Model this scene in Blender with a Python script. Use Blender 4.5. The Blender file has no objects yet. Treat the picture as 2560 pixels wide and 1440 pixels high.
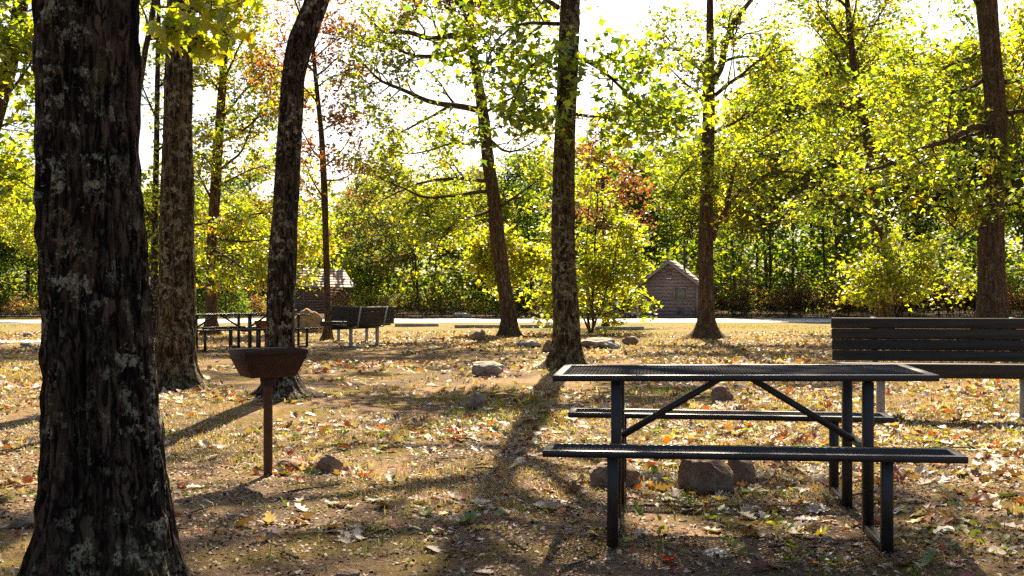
import bpy, math, random
import numpy as np
from mathutils import Vector, Matrix

sc = bpy.context.scene
COL = sc.collection
R = math.radians

# ------------------------------------------------------------------ camera
FPX, CX, HY, EYE = 2660.0, 1280.0, 715.0, 1.19
cam_d = bpy.data.cameras.new("camera")
cam = bpy.data.objects.new("camera", cam_d)
COL.objects.link(cam)
cam.location = (0, 0, EYE)
cam.rotation_euler = (R(90) - math.atan(5 / FPX), 0, 0)
cam_d.sensor_width = 36
cam_d.lens = 36 * FPX / 2560
cam_d.clip_start = 0.05
cam_d.clip_end = 2000
sc.camera = cam

# ------------------------------------------------------------------ sky and sun
SUN_AZ, SUN_EL = R(6.0), R(43)
w = bpy.data.worlds.new("World")
sc.world = w
w.use_nodes = True
wn = w.node_tree
bg = wn.nodes["Background"]
sky = wn.nodes.new("ShaderNodeTexSky")
sky.sky_type = 'NISHITA'
sky.sun_disc = False
sky.sun_elevation = SUN_EL
sky.sun_rotation = SUN_AZ
sky.dust_density = 3.0
sky.air_density = 0.8
wn.links.new(sky.outputs[0], bg.inputs[0])
bg.inputs[1].default_value = 0.05
sd = bpy.data.lights.new("sun", 'SUN')
sd.energy = 5.0
sd.angle = R(0.53)
sd.color = (1.0, 0.86, 0.62)
sun = bpy.data.objects.new("sun", sd)
COL.objects.link(sun)
SUNV = Vector((math.sin(SUN_AZ) * math.cos(SUN_EL), math.cos(SUN_AZ) * math.cos(SUN_EL), math.sin(SUN_EL)))
sun.rotation_euler = (-SUNV).to_track_quat('-Z', 'Y').to_euler()
sun.location = SUNV * 60

vs = sc.view_settings
vs.view_transform = 'Standard'
vs.look = 'None'
vs.exposure = 2.0
vs.gamma = 1
vs.use_curve_mapping = False
sc.render.engine = 'CYCLES'
cy = sc.cycles
cy.max_bounces = 8
cy.diffuse_bounces = 4
cy.glossy_bounces = 2
cy.transmission_bounces = 4
cy.transparent_max_bounces = 4
cy.caustics_reflective = False
cy.caustics_refractive = False
cy.sample_clamp_indirect = 2.5
cy.use_denoising = False

# ------------------------------------------------------------------ numeric helpers
def _h(ix, iy, iz, seed):
    n = (ix.astype(np.int64) * 374761393 + iy.astype(np.int64) * 668265263 + iz.astype(np.int64) * 2147483647 + seed * 1274126177) & 0xFFFFFFFF
    n = ((n ^ (n >> 13)) * 1274126177) & 0xFFFFFFFF
    n = ((n ^ (n >> 16)) * 2246822519) & 0xFFFFFFFF
    return ((n ^ (n >> 15)) & 0xFFFFFF) / float(0xFFFFFF)

def vn3(x, y, z, seed=0):
    x, y, z = np.broadcast_arrays(np.asarray(x, float), np.asarray(y, float), np.asarray(z, float))
    ix, iy, iz = np.floor(x), np.floor(y), np.floor(z)
    fx, fy, fz = x - ix, y - iy, z - iz
    fx, fy, fz = fx * fx * (3 - 2 * fx), fy * fy * (3 - 2 * fy), fz * fz * (3 - 2 * fz)
    r = 0
    for a in (0, 1):
        for b in (0, 1):
            for c in (0, 1):
                r = r + _h(ix + a, iy + b, iz + c, seed) * (fx if a else 1 - fx) * (fy if b else 1 - fy) * (fz if c else 1 - fz)
    return r

def zg(x, y):
    """height of the ground"""
    x = np.asarray(x, float); y = np.asarray(y, float)
    t = np.clip(y - 8, 0, 70)
    base = -0.0135 * (t * t / (t + 1.5))
    b = 0.07 * (vn3(x * .35, y * .35, 0, 3) - .5) + 0.03 * (vn3(x * 1.3, y * 1.3, 0, 4) - .5) + 0.012 * (vn3(x * 5, y * 5, 0, 5) - .5)
    fade = np.clip((48 - y) / 10, 0.0, 1)
    return base + b * fade

def gz(x, y):
    return float(zg(x, y))

def ground_at(px, py):
    """the ground point that the photograph shows at a pixel"""
    D = 10.0
    for _ in range(60):
        t = min(max(D - 8, 0), 70)
        z = -0.0135 * (t * t / (t + 1.5))
        D = D * .4 + .6 * (EYE - z) * FPX / (py - HY)
    return ((px - CX) / FPX * D, D)

def at(px, py, D):
    return np.array(((px - CX) / FPX * D, D, EYE - (py - HY) / FPX * D))

# ------------------------------------------------------------------ mesh helpers
class MB:
    def __init__(s):
        s.v = []; s.f = {}; s.n = 0; s.c = []
    def add(s, v, faces, col=None):
        v = np.asarray(v, float).reshape(-1, 3)
        faces = np.asarray(faces, int)
        s.f.setdefault(faces.shape[1], []).append(faces + s.n)
        s.v.append(v); s.n += len(v)
        if col is not None:
            s.c.append(np.broadcast_to(np.asarray(col, float), (len(v), 3)))
    def box(s, c, size, rot=None):
        hx, hy, hz = [k / 2 for k in size]
        v = np.array([(x, y, z) for x in (-hx, hx) for y in (-hy, hy) for z in (-hz, hz)])
        if rot is not None:
            v = v @ np.array(rot.to_3x3()).T
        s.add(v + np.asarray(c, float), BOXF)
    def bar(s, a, b, wdt, hgt, up=(0, 0, 1)):
        a = np.asarray(a, float); b = np.asarray(b, float)
        d = b - a; L = np.linalg.norm(d); d /= L
        u = np.asarray(up, float); sx = np.cross(d, u); sx /= np.linalg.norm(sx); u = np.cross(sx, d)
        v = np.array([a * (1 - t) + b * t + sx * i * wdt / 2 + u * j * hgt / 2 for t in (0, 1) for i in (-1, 1) for j in (-1, 1)])
        s.add(v, BOXF)
    def mesh(s, name, smooth=False):
        me = bpy.data.meshes.new(name)
        v = np.concatenate(s.v)
        me.vertices.add(len(v)); me.vertices.foreach_set("co", v.ravel())
        loops = []; starts = []; k = 0
        for n, fl in s.f.items():
            f = np.concatenate(fl)
            loops.append(f.ravel()); starts.append(k + np.arange(len(f)) * n); k += f.size
        loops = np.concatenate(loops); starts = np.concatenate(starts)
        me.loops.add(len(loops)); me.loops.foreach_set("vertex_index", loops.astype(np.int32))
        me.polygons.add(len(starts)); me.polygons.foreach_set("loop_start", starts.astype(np.int32))
        if smooth:
            me.polygons.foreach_set("use_smooth", np.ones(len(starts), bool))
        if s.c:
            c = np.concatenate(s.c)
            ca = me.color_attributes.new("Col", 'FLOAT_COLOR', 'POINT')
            ca.data.foreach_set("color", np.concatenate([c, np.ones((len(c), 1))], 1).ravel())
        me.update(calc_edges=True)
        return me

BOXF = [(0, 1, 3, 2), (4, 6, 7, 5), (0, 4, 5, 1), (2, 3, 7, 6), (0, 2, 6, 4), (1, 5, 7, 3)]

def bevel(me, wd, seg=1):
    import bmesh
    bm = bmesh.new(); bm.from_mesh(me)
    bmesh.ops.recalc_face_normals(bm, faces=bm.faces)
    bmesh.ops.bevel(bm, geom=bm.edges[:] + bm.verts[:], offset=wd, segments=seg, affect='EDGES', profile=.5)
    bm.to_mesh(me); bm.free()
    return me

def link(name, me, mat=None, parent=None):
    o = bpy.data.objects.new(name, me)
    COL.objects.link(o)
    if mat is not None and len(me.materials) == 0:
        me.materials.append(mat)
    o.parent = parent
    return o

def tag(o, label=None, cat=None, group=None, kind=None):
    if label: o["label"] = label
    if cat: o["category"] = cat
    if group: o["group"] = group
    if kind: o["kind"] = kind
    return o

def empty(name, loc, rz=0.0):
    o = bpy.data.objects.new(name, None)
    o.empty_display_size = .1
    COL.objects.link(o)
    o.location = loc
    o.rotation_euler = (0, 0, rz)
    return o

def copy_tree(o, parent=None):
    c = o.copy()
    COL.objects.link(c)
    c.parent = parent
    for ch in list(o.children):
        copy_tree(ch, c)
    return c

def tube(mb, pts, rad, sides=6, cap=False, col=None):
    pts = np.asarray(pts, float); rad = np.asarray(rad, float)
    n = len(pts)
    d = np.gradient(pts, axis=0); d /= np.linalg.norm(d, axis=1)[:, None] + 1e-9
    ref = np.array((0, 0, 1.)) if abs(d[0][2]) < .9 else np.array((1., 0, 0))
    u = np.cross(d, ref); u /= np.linalg.norm(u, axis=1)[:, None] + 1e-9
    for i in range(1, n):
        q = u[i - 1] - d[i] * np.dot(u[i - 1], d[i]); u[i] = q / (np.linalg.norm(q) + 1e-9)
    v = np.cross(d, u)
    a = np.arange(sides) * 2 * math.pi / sides
    P = pts[:, None, :] + rad[:, None, None] * (np.cos(a)[None, :, None] * u[:, None, :] + np.sin(a)[None, :, None] * v[:, None, :])
    i = np.arange(n - 1)[:, None]; j = np.arange(sides)[None, :]; k = (j + 1) % sides
    f = np.stack([i * sides + j + 0 * k, i * sides + k, (i + 1) * sides + k, (i + 1) * sides + j], -1).reshape(-1, 4)
    mb.add(P.reshape(-1, 3), f, col)
    if cap:
        for base, rev in ((0, True), ((n - 1) * sides, False)):
            idx = list(range(sides))
            vv = P.reshape(-1, 3)[base:base + sides]
            mb.add(vv, [idx[::-1] if rev else idx], col)

# ------------------------------------------------------------------ materials
def new_mat(name):
    m = bpy.data.materials.new(name)
    m.use_nodes = True
    nt = m.node_tree
    return m, nt, nt.nodes["Principled BSDF"]

class N:
    """small node-graph helper"""
    def __init__(s, nt): s.nt = nt
    def node(s, t, **kw):
        n = s.nt.nodes.new(t)
        for k, v in kw.items():
            if k.startswith("i_"):
                n.inputs[int(k[2:]) if k[2:].isdigit() else k[2:]].default_value = v
            else:
                setattr(n, k, v)
        return n
    def l(s, a, b): s.nt.links.new(a, b)
    def coord(s, scale=(1, 1, 1), kind="Object"):
        tc = s.node("ShaderNodeTexCoord"); mp = s.node("ShaderNodeMapping")
        mp.inputs["Scale"].default_value = scale
        s.l(tc.outputs[kind], mp.inputs[0]); return mp.outputs[0]
    def noise(s, vec, scale, detail=4, rough=.55, dist=0.0):
        n = s.node("ShaderNodeTexNoise"); n.inputs["Scale"].default_value = scale
        n.inputs["Detail"].default_value = detail; n.inputs["Roughness"].default_value = rough
        n.inputs["Distortion"].default_value = dist
        s.l(vec, n.inputs["Vector"]); return n.outputs["Fac"]
    def ramp(s, fac, stops, interp='LINEAR'):
        r = s.node("ShaderNodeValToRGB"); r.color_ramp.interpolation = interp
        el = r.color_ramp.elements
        while len(el) < len(stops): el.new(.5)
        for e, (p, c) in zip(el, stops):
            e.position = p; e.color = (*c, 1) if len(c) == 3 else c
        s.l(fac, r.inputs[0]); return r.outputs[0]
    def step(s, fac, lo, hi):
        n = s.node("ShaderNodeMapRange"); n.inputs[1].default_value = lo; n.inputs[2].default_value = hi
        s.l(fac, n.inputs[0]); return n.outputs[0]
    def mix(s, fac, a, b, mode='MIX'):
        n = s.node("ShaderNodeMix", data_type='RGBA', blend_type=mode)
        if isinstance(fac, (int, float)): n.inputs[0].default_value = fac
        else: s.l(fac, n.inputs[0])
        for k, v in ((6, a), (7, b)):
            if isinstance(v, tuple): n.inputs[k].default_value = (*v, 1)
            else: s.l(v, n.inputs[k])
        return n.outputs[2]
    def math(s, op, a, b=None):
        n = s.node("ShaderNodeMath", operation=op)
        for k, v in ((0, a), (1, b)):
            if v is None: continue
            if isinstance(v, (int, float)): n.inputs[k].default_value = v
            else: s.l(v, n.inputs[k])
        return n.outputs[0]
    def bump(s, h, strength, dist, bsdf):
        b = s.node("ShaderNodeBump"); b.inputs["Strength"].default_value = strength; b.inputs["Distance"].default_value = dist
        s.l(h, b.inputs["Height"]); s.l(b.outputs[0], bsdf.inputs["Normal"])

def bark_mat(name, low, high, lichen, lcol=(.30, .30, .24), zscale=.16, scale=20, bdist=.02, plate=26, furrow=.16):
    m, nt, b = new_mat(name); g = N(nt)
    v = g.coord((1, 1, zscale))
    wob = g.node("ShaderNodeTexNoise"); wob.inputs["Scale"].default_value = 9; wob.inputs["Detail"].default_value = 3
    g.l(g.coord((1, 1, .6)), wob.inputs["Vector"])
    off = g.node("ShaderNodeVectorMath", operation='MULTIPLY_ADD'); off.inputs[1].default_value = (.14, .14, .07)
    g.l(wob.outputs["Color"], off.inputs[0]); g.l(v, off.inputs[2])
    vo = g.node("ShaderNodeTexVoronoi", feature='DISTANCE_TO_EDGE'); vo.inputs["Scale"].default_value = plate
    g.l(off.outputs[0], vo.inputs["Vector"])
    ridge = g.noise(v, scale, 5, .65, .6)
    fur0 = g.step(g.math('ADD', vo.outputs["Distance"], g.math('MULTIPLY', g.math('SUBTRACT', ridge, .5), .35)), .0, furrow)
    soft = g.step(g.noise(g.coord((1, 1, .4)), 11, 4, .65), .40, .60)
    fur = g.math('ADD', g.math('MULTIPLY', fur0, soft), g.math('MULTIPLY', g.math('SUBTRACT', 1.0, soft), g.step(ridge, .38, .62)))
    fine = g.noise(g.coord((1, 1, .6)), scale * 4, 4, .7)
    mixr = g.math('MULTIPLY', fur, g.math('ADD', g.math('MULTIPLY', ridge, .8), g.math('MULTIPLY', fine, .5)))
    c = g.ramp(mixr, [(.12, low), (.42, tuple(a * .55 + d * .45 for a, d in zip(low, high))), (.72, high), (.95, tuple(min(1, k * 1.45) for k in high))])  # furrows coloured near black: partly bark tone, partly painted-in crevice shade
    big = g.noise(g.coord(), 3.0, 3, .6)
    patch = g.noise(g.coord(), 13, 6, .72)
    lm = g.math('MULTIPLY', g.step(patch, .60 - .10 * lichen, .65 - .10 * lichen), g.step(big, .52 - .12 * lichen, .62 - .1 * lichen))
    spk = g.noise(g.coord(), 60, 3, .6)
    lm = g.math('MULTIPLY', lm, g.step(spk, .36, .50))
    lc = g.mix(g.noise(g.coord(), 7, 2), lcol, (lcol[0] * .75, lcol[1] * .72, lcol[2] * .5))
    c = g.mix(lm, c, lc)
    moss = g.step(g.noise(g.coord((1, 1, .5)), 5, 4, .6), .56, .72)
    c = g.mix(g.math('MULTIPLY', moss, .4), c, (.085, .072, .02))
    g.l(c, b.inputs["Base Color"]); b.inputs["Roughness"].default_value = .95
    b.inputs["Specular IOR Level"].default_value = .15
    g.bump(g.math('ADD', g.math('MULTIPLY', mixr, 1.5), g.math('MULTIPLY', lm, .12)), 1.0, bdist, b)
    return m

def leaf_mat(name, trans=2.6, share=.58, gloss=.10, rough=.38):
    m, nt, b = new_mat(name); g = N(nt)
    nt.nodes.remove(b)
    out = nt.nodes["Material Output"]
    at_ = g.node("ShaderNodeVertexColor", layer_name="Col")
    tcol = g.mix(1.0, at_.outputs[0], (trans * 1.02, trans, trans * .30), 'MULTIPLY')
    d = g.node("ShaderNodeBsdfDiffuse"); g.l(at_.outputs[0], d.inputs[0])
    t = g.node("ShaderNodeBsdfTranslucent"); g.l(tcol, t.inputs[0])
    mx = g.node("ShaderNodeMixShader"); mx.inputs[0].default_value = share
    g.l(d.outputs[0], mx.inputs[1]); g.l(t.outputs[0], mx.inputs[2])
    gl = g.node("ShaderNodeBsdfGlossy"); gl.inputs["Roughness"].default_value = rough
    gl.inputs["Color"].default_value = (.9, .95, 1, 1)
    m2 = g.node("ShaderNodeMixShader"); m2.inputs[0].default_value = gloss
    g.l(mx.outputs[0], m2.inputs[1]); g.l(gl.outputs[0], m2.inputs[2])
    g.l(m2.outputs[0], out.inputs[0])
    return m

def attr_mat(name, rough=.9, spec=.2, var=0.0):
    m, nt, b = new_mat(name); g = N(nt)
    a = g.node("ShaderNodeVertexColor", layer_name="Col")
    c = a.outputs[0]
    if var:
        c = g.mix(g.step(g.noise(g.coord(), 60, 3), .3, .7), g.mix(1.0, c, (1 - var,) * 3, 'MULTIPLY'), g.mix(1.0, c, (1 + var,) * 3, 'MULTIPLY'))
    g.l(c, b.inputs["Base Color"])
    b.inputs["Roughness"].default_value = rough; b.inputs["Specular IOR Level"].default_value = spec
    return m

def rock_mat(name, base, light, rust=.3):
    m, nt, b = new_mat(name); g = N(nt)
    v = g.coord()
    a = g.noise(v, 4, 6, .65, .4)
    c = g.ramp(a, [(.3, tuple(k * .45 for k in base)), (.5, base), (.72, light)])
    c = g.mix(g.math('MULTIPLY', g.step(g.noise(v, 2.2, 3), .45, .7), rust), c, (.17, .075, .04))
    lich = g.math('MULTIPLY', g.step(g.noise(v, 11, 5, .7), .56, .64), g.step(g.noise(v, 2.5, 2), .42, .6))
    c = g.mix(g.math('MULTIPLY', lich, .75), c, (.34, .34, .27))
    f = g.noise(v, 38, 5, .7)
    c = g.mix(g.step(f, .35, .7), g.mix(1.0, c, (.65, .65, .65), 'MULTIPLY'), c)
    g.l(c, b.inputs["Base Color"]); b.inputs["Roughness"].default_value = .9
    b.inputs["Specular IOR Level"].default_value = .25
    g.bump(g.math('ADD', g.math('MULTIPLY', a, 1.5), g.math('MULTIPLY', f, .6)), .8, .03, b)
    return m

def wood_mat(name, a, bcol, axis='x', drips=False, rough=.75, spec=.3):
    m, nt, b = new_mat(name); g = N(nt)
    sc_ = (1.5, 30, 30) if axis == 'x' else (30, 1.5, 30) if axis == 'y' else (30, 30, 1.5)
    gr = g.noise(g.coord(sc_), 1.0, 5, .6, .3)
    info = g.node("ShaderNodeObjectInfo")
    c = g.ramp(gr, [(.3, a), (.7, bcol)])
    c = g.mix(g.math('MULTIPLY', info.outputs["Random"], .5), c, g.mix(1.0, c, (.62, .62, .62), 'MULTIPLY'))
    wear = g.step(g.noise(g.coord(), 9, 6, .75), .64, .78)
    c = g.mix(g.math('MULTIPLY', wear, .35), c, tuple(min(1, k * 2.6 + .03) for k in bcol))
    if drips:
        sp = g.step(g.noise(g.coord((1, 1, 1)), 42, 2, .5), .74, .78)
        c = g.mix(sp, c, (.45, .44, .38))
        # pale bird-dropping streaks running down the slats
        dr = g.math('MULTIPLY', g.step(g.noise(g.coord((9, .01, .6), "Object"), 1.0, 1, .4), .735, .76), g.step(g.noise(g.coord(), 5, 3), .5, .62))
        c = g.mix(g.math('MULTIPLY', dr, .8), c, (.5, .5, .42))
    g.l(c, b.inputs["Base Color"]); b.inputs["Roughness"].default_value = rough
    b.inputs["Specular IOR Level"].default_value = spec
    g.bump(gr, .35, .004, b)
    return m

def metal_paint(name, col, rough=.42, metallic=0.0, wear=None, scale=12, spec=.5):
    m, nt, b = new_mat(name); g = N(nt)
    n = g.noise(g.coord(), scale, 5, .7)
    c = g.mix(g.step(n, .4, .7), col, tuple(min(1, k * 1.5 + .002) for k in col))
    if wear:
        c = g.mix(g.step(g.noise(g.coord(), scale * 1.7, 6, .75), .5, .68), c, wear)
    g.l(c, b.inputs["Base Color"]); b.inputs["Metallic"].default_value = metallic
    rg = g.node("ShaderNodeMapRange"); rg.inputs[3].default_value = rough - .1; rg.inputs[4].default_value = rough + .18
    g.l(n, rg.inputs[0]); g.l(rg.outputs[0], b.inputs["Roughness"])
    b.inputs["Specular IOR Level"].default_value = spec
    g.bump(g.noise(g.coord(), 90, 3), .12, .002, b)
    return m

M = {}
M['bark_dark'] = bark_mat("bark_dark", (.006, .004, .0025), (.115, .076, .050), .72, (.42, .39, .29), zscale=.22, scale=24, plate=27, furrow=.2)
M['bark_mid'] = bark_mat("bark_mid", (.011, .007, .0035), (.17, .115, .055), 1.0, (.36, .32, .21), zscale=.12, scale=26, plate=30)
M['bark_warm'] = bark_mat("bark_warm", (.05, .03, .016), (.19, .125, .07), .4, (.30, .26, .19), zscale=.14, scale=22, plate=34)
M['bark_grey'] = bark_mat("bark_grey", (.05, .045, .04), (.15, .13, .11), .4, scale=18)
M['leaf'] = leaf_mat("leaf_tree", 2.7, .62, .045, .38)
M['leaf_far'] = leaf_mat("leaf_far", 2.7, .60, .03, .5)
M['litter'] = leaf_mat("leaf_litter", 1.2, .25, .05, .55)
M['grass'] = leaf_mat("grass_blades", 1.9, .45, .04, .5)
M['debris'] = attr_mat("soil_debris")
M['rock'] = rock_mat("rock_brown", (.33, .215, .14), (.52, .38, .27), .4)
M['rock_pale'] = rock_mat("rock_pale", (.36, .315, .25), (.56, .51, .43), .15)
M['table_metal'] = metal_paint("table_powder_coat", (.0080, .0052, .0048), .40, 0, (.020, .015, .013), 16)
M['table_mesh'] = metal_paint("table_mesh_sheen", (.024, .018, .019), .34, 0, None, 12, .7)  # lighter than the frame's coat, so the colour stands in for sheen
M['steel'] = metal_paint("galvanised_steel", (.26, .26, .26), .5, .35)
M['rust_dark'] = metal_paint("rust_dark", (.030, .013, .008), .72, 0, (.06, .024, .011), 9, .3)
M['rust_post'] = metal_paint("rust_post", (.075, .036, .017), .8, 0, (.12, .055, .022), 14, .2)
M['rust_orange'] = metal_paint("rust_orange", (.22, .085, .03), .8, 0, (.30, .15, .07), 9, .2)
M['bench_wood'] = wood_mat("bench_wood", (.020, .016, .010), (.058, .046, .030), 'x', True)
M['cabin_wood'] = wood_mat("cabin_wood", (.19, .135, .12), (.33, .245, .22), 'x')
M['cabin_side'] = wood_mat("cabin_wood_side", (.24, .13, .105), (.38, .235, .20), 'y')
M['trim'] = wood_mat("cabin_trim", (.20, .16, .145), (.36, .295, .275), 'z')
M['concrete'] = rock_mat("concrete", (.32, .31, .28), (.46, .45, .42), .03)

def ground_mat():
    m, nt, b = new_mat("ground_soil"); g = N(nt)
    v = g.coord()
    soil = g.ramp(g.noise(v, 42, 7, .8), [(.28, (.028, .017, .010)), (.45, (.085, .053, .034)), (.57, (.20, .135, .092)), (.72, (.44, .335, .245))])
    dry = g.ramp(g.noise(v, 38, 5, .7), [(.3, (.085, .045, .021)), (.5, (.30, .185, .095)), (.72, (.54, .375, .215))])
    moss = g.ramp(g.noise(v, 60, 5, .7), [(.3, (.04, .034, .004)), (.55, (.14, .105, .012)), (.75, (.28, .20, .034))])
    c = g.mix(g.step(g.noise(v, .55, 5, .65), .46, .62), soil, dry)
    c = g.mix(g.math('MULTIPLY', g.step(g.noise(v, .8, 5, .65, .3), .49, .61), .82), c, moss)
    # farther on: a mown strip of short grass
    sep = g.node("ShaderNodeSeparateXYZ"); g.l(v, sep.inputs[0])
    far = g.step(g.math('ADD', sep.outputs[1], g.math('MULTIPLY', g.noise(v, .3, 3), 10.0)), 34, 44)
    lawn = g.ramp(g.noise(v, 3.5, 5, .7), [(.3, (.12, .095, .03)), (.6, (.22, .165, .07)), (.8, (.28, .215, .105))])
    lawn = g.mix(g.step(g.noise(v, .25, 3), .5, .65), lawn, (.13, .14, .035))
    c = g.mix(far, c, lawn)
    wd = g.step(sep.outputs[1], 64, 68)
    c = g.mix(wd, c, g.ramp(g.noise(v, 6, 4, .7), [(.3, (.03, .02, .012)), (.7, (.10, .066, .04))]))
    g.l(c, b.inputs["Base Color"]); b.inputs["Roughness"].default_value = 1
    b.inputs["Specular IOR Level"].default_value = .08
    h = g.math('ADD', g.noise(v, 70, 5, .75), g.math('MULTIPLY', g.noise(v, 16, 4, .6), 1.2))
    g.bump(h, .9, .025, b)
    return m
M['ground'] = ground_mat()

def road_mat():
    m, nt, b = new_mat("road_gravel"); g = N(nt); v = g.coord()
    c = g.ramp(g.noise(v, 3, 6, .7), [(.3, (.30, .29, .28)), (.7, (.44, .425, .41))])
    g.l(c, b.inputs["Base Color"]); b.inputs["Roughness"].default_value = .8
    g.bump(g.noise(v, 60, 4), .4, .01, b)
    return m
M['road'] = road_mat()

# ------------------------------------------------------------------ ground and road
def sinh_axis(lo, hi, c, s, n):
    a = np.linspace(math.asinh((lo - c) / s), math.asinh((hi - c) / s), n)
    return c + s * np.sinh(a)
gx = sinh_axis(-400, 400, 0, 6, 240)
gy = sinh_axis(-60, 900, 6.5, 4.0, 280)
X, Y = np.meshgrid(gx, gy)
Z = zg(X, Y)
mb = MB()
nx, ny = len(gx), len(gy)
i = np.arange(ny - 1)[:, None] * nx; j = np.arange(nx - 1)[None, :]
mb.add(np.stack([X, Y, Z], -1).reshape(-1, 3), np.stack([i + j, i + j + 1, i + j + 1 + nx, i + j + nx], -1).reshape(-1, 4))
tag(link("ground", mb.mesh("ground", True), M['ground']), "leaf strewn soil and dry grass under the trees", kind="structure")

def ribbon(name, pts, mat, label, lift=.02):
    mb = MB(); V = []
    for (x0, y0, x1, y1) in pts:
        for t in np.linspace(0, 1, 4):
            x = x0 + (x1 - x0) * t; y = y0 + (y1 - y0) * t
            V.append((x, y, gz(x, y) + lift))
    n = len(pts)
    F = [(a * 4 + k, a * 4 + k + 1, a * 4 + 5 + k, a * 4 + 4 + k) for a in range(n - 1) for k in range(3)]
    mb.add(V, F)
    tag(link(name, mb.mesh(name), mat), label, kind="structure")
rp = []
for x in np.linspace(70, -12, 40):
    rp.append((x, 50.5, x, 61.0))
for a in np.linspace(0, 1, 24)[1:]:
    x = -12 - 38 * a
    rp.append((x, 50.5 - 15.5 * a ** 1.3 + 4 * (vn3(a * 3, 0, 0) - .5), x - 1, 61 - 19 * a ** 1.2))
ribbon("road", rp, M['road'], "sunlit pale gravel road along the edge of the wood")
rp2 = [(x, 26.4 + .03 * (x + 20) ** 2 * .1 + .02 * x, x, 28.0 + .03 * (x + 20) ** 2 * .1 + .02 * x) for x in np.linspace(-40, -9.5, 24)]
ribbon("path", rp2, M['road'], "narrow pale gravel path at the left edge")

# ------------------------------------------------------------------ leaves
def half(outl):
    up = outl; dn = [(x, -y) for x, y in outl[-2:0:-1]]
    return up + dn
def fan_template(outl, cx, bend=.12, fold=.18):
    o = half(outl); v = [(cx, 0, 0)] + [(x, y, 0) for x, y in o]
    v = np.array(v); v[:, 2] = fold * np.abs(v[:, 1]) - bend * (v[:, 0] - cx) ** 2 * 2
    n = len(o)
    return v, np.array([(0, 1 + k, 1 + (k + 1) % n) for k in range(n)])
TPL = {
    'maple': fan_template([(0, 0), (.16, .16), (.06, .42), (.34, .32), (.5, .55), (.6, .24), (.78, .22), (1, 0)], .38),
    'oak': fan_template([(0, 0), (.3, .12), (.36, .34), (.54, .13), (.68, .28), (1, 0)], .5),
    'mid': fan_template([(0, 0), (.38, .33), (.52, .12), (.72, .25), (1, 0)], .5),
    'small': fan_template([(0, 0), (.45, .24), (1, 0)], .5),
}
TPL['lobe'] = (np.array([(0, 0, 0), (.34, .46, .1), (.55, .16, .02), (1, 0, -.12), (.55, -.16, .02), (.34, -.46, .1)]), np.array([(0, 2, 1), (0, 4, 2), (2, 4, 3), (0, 5, 4)]))
TPL['rhomb'] = (np.array([(0, 0, 0), (.5, .34, .07), (1, 0, -.08), (.45, -.34, .07)]), np.array([(0, 1, 2), (0, 2, 3)]))

PAL = dict(
    green=[(.065, .103, .011), (.09, .126, .012), (.115, .146, .012)],
    ygreen=[(.145, .170, .009), (.175, .190, .010), (.115, .150, .010), (.215, .20, .012)],
    dgreen=[(.03, .06, .014), (.04, .075, .016), (.055, .085, .016)],
    yellow=[(.26, .21, .02), (.21, .19, .02), (.30, .21, .02)],
    orange=[(.30, .11, .018), (.26, .075, .016), (.28, .16, .02)],
    redbrown=[(.10, .032, .020), (.075, .024, .018), (.13, .05, .024)],
    brown=[(.12, .075, .038), (.16, .10, .05), (.10, .055, .03)],
    olive=[(.09, .10, .028), (.12, .12, .035), (.075, .09, .028)],
)
def pick_cols(weights, n, rng):
    names = list(weights); p = np.array([weights[k] for k in names], float); p /= p.sum()
    tab = np.array([c for k in names for c in PAL[k]])
    ww = np.array([q / len(PAL[k]) for k, q in zip(names, p) for _ in PAL[k]])
    idx = rng.choice(len(tab), n, p=ww / ww.sum())
    return tab[idx] * rng.uniform(.75, 1.25, (n, 1))

def leaves(mb, anchors, per, spread, size, tpl, weights, rng, up=.9, clump=None, flat=.6):
    A = np.asarray(anchors, float)
    if len(A) == 0: return
    O = np.repeat(A, per, axis=0)
    n = len(O)
    O = O + rng.normal(0, spread, (n, 3)) * np.array((1, 1, flat))
    nrm = rng.normal(0, .55, (n, 3)); nrm[:, 2] += up
    nrm /= np.linalg.norm(nrm, axis=1)[:, None]
    u = rng.normal(0, 1, (n, 3)); u[:, 2] -= .35
    u -= nrm * (u * nrm).sum(1)[:, None]; u /= np.linalg.norm(u, axis=1)[:, None]
    b = np.cross(nrm, u)
    s = size * rng.uniform(.65, 1.3, n)
    tv, tf = TPL[tpl]
    V = O[:, None, :] + s[:, None, None] * (tv[None, :, 0:1] * u[:, None] + tv[None, :, 1:2] * b[:, None] + tv[None, :, 2:3] * nrm[:, None])
    F = tf[None] + (np.arange(n) * len(tv))[:, None, None]
    if clump:
        # whole sprays turn colour together
        cc = pick_cols(weights, len(A), rng)
        c = np.repeat(cc, per, axis=0) * rng.uniform(.8, 1.2, (n, 1))
        other = pick_cols(weights, n, rng); msk = rng.random(n) < .35
        c[msk] = other[msk]
    else:
        c = pick_cols(weights, n, rng)
    mb.add(V.reshape(-1, 3), F.reshape(-1, tf.shape[1]), np.repeat(c, len(tv), axis=0))

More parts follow.
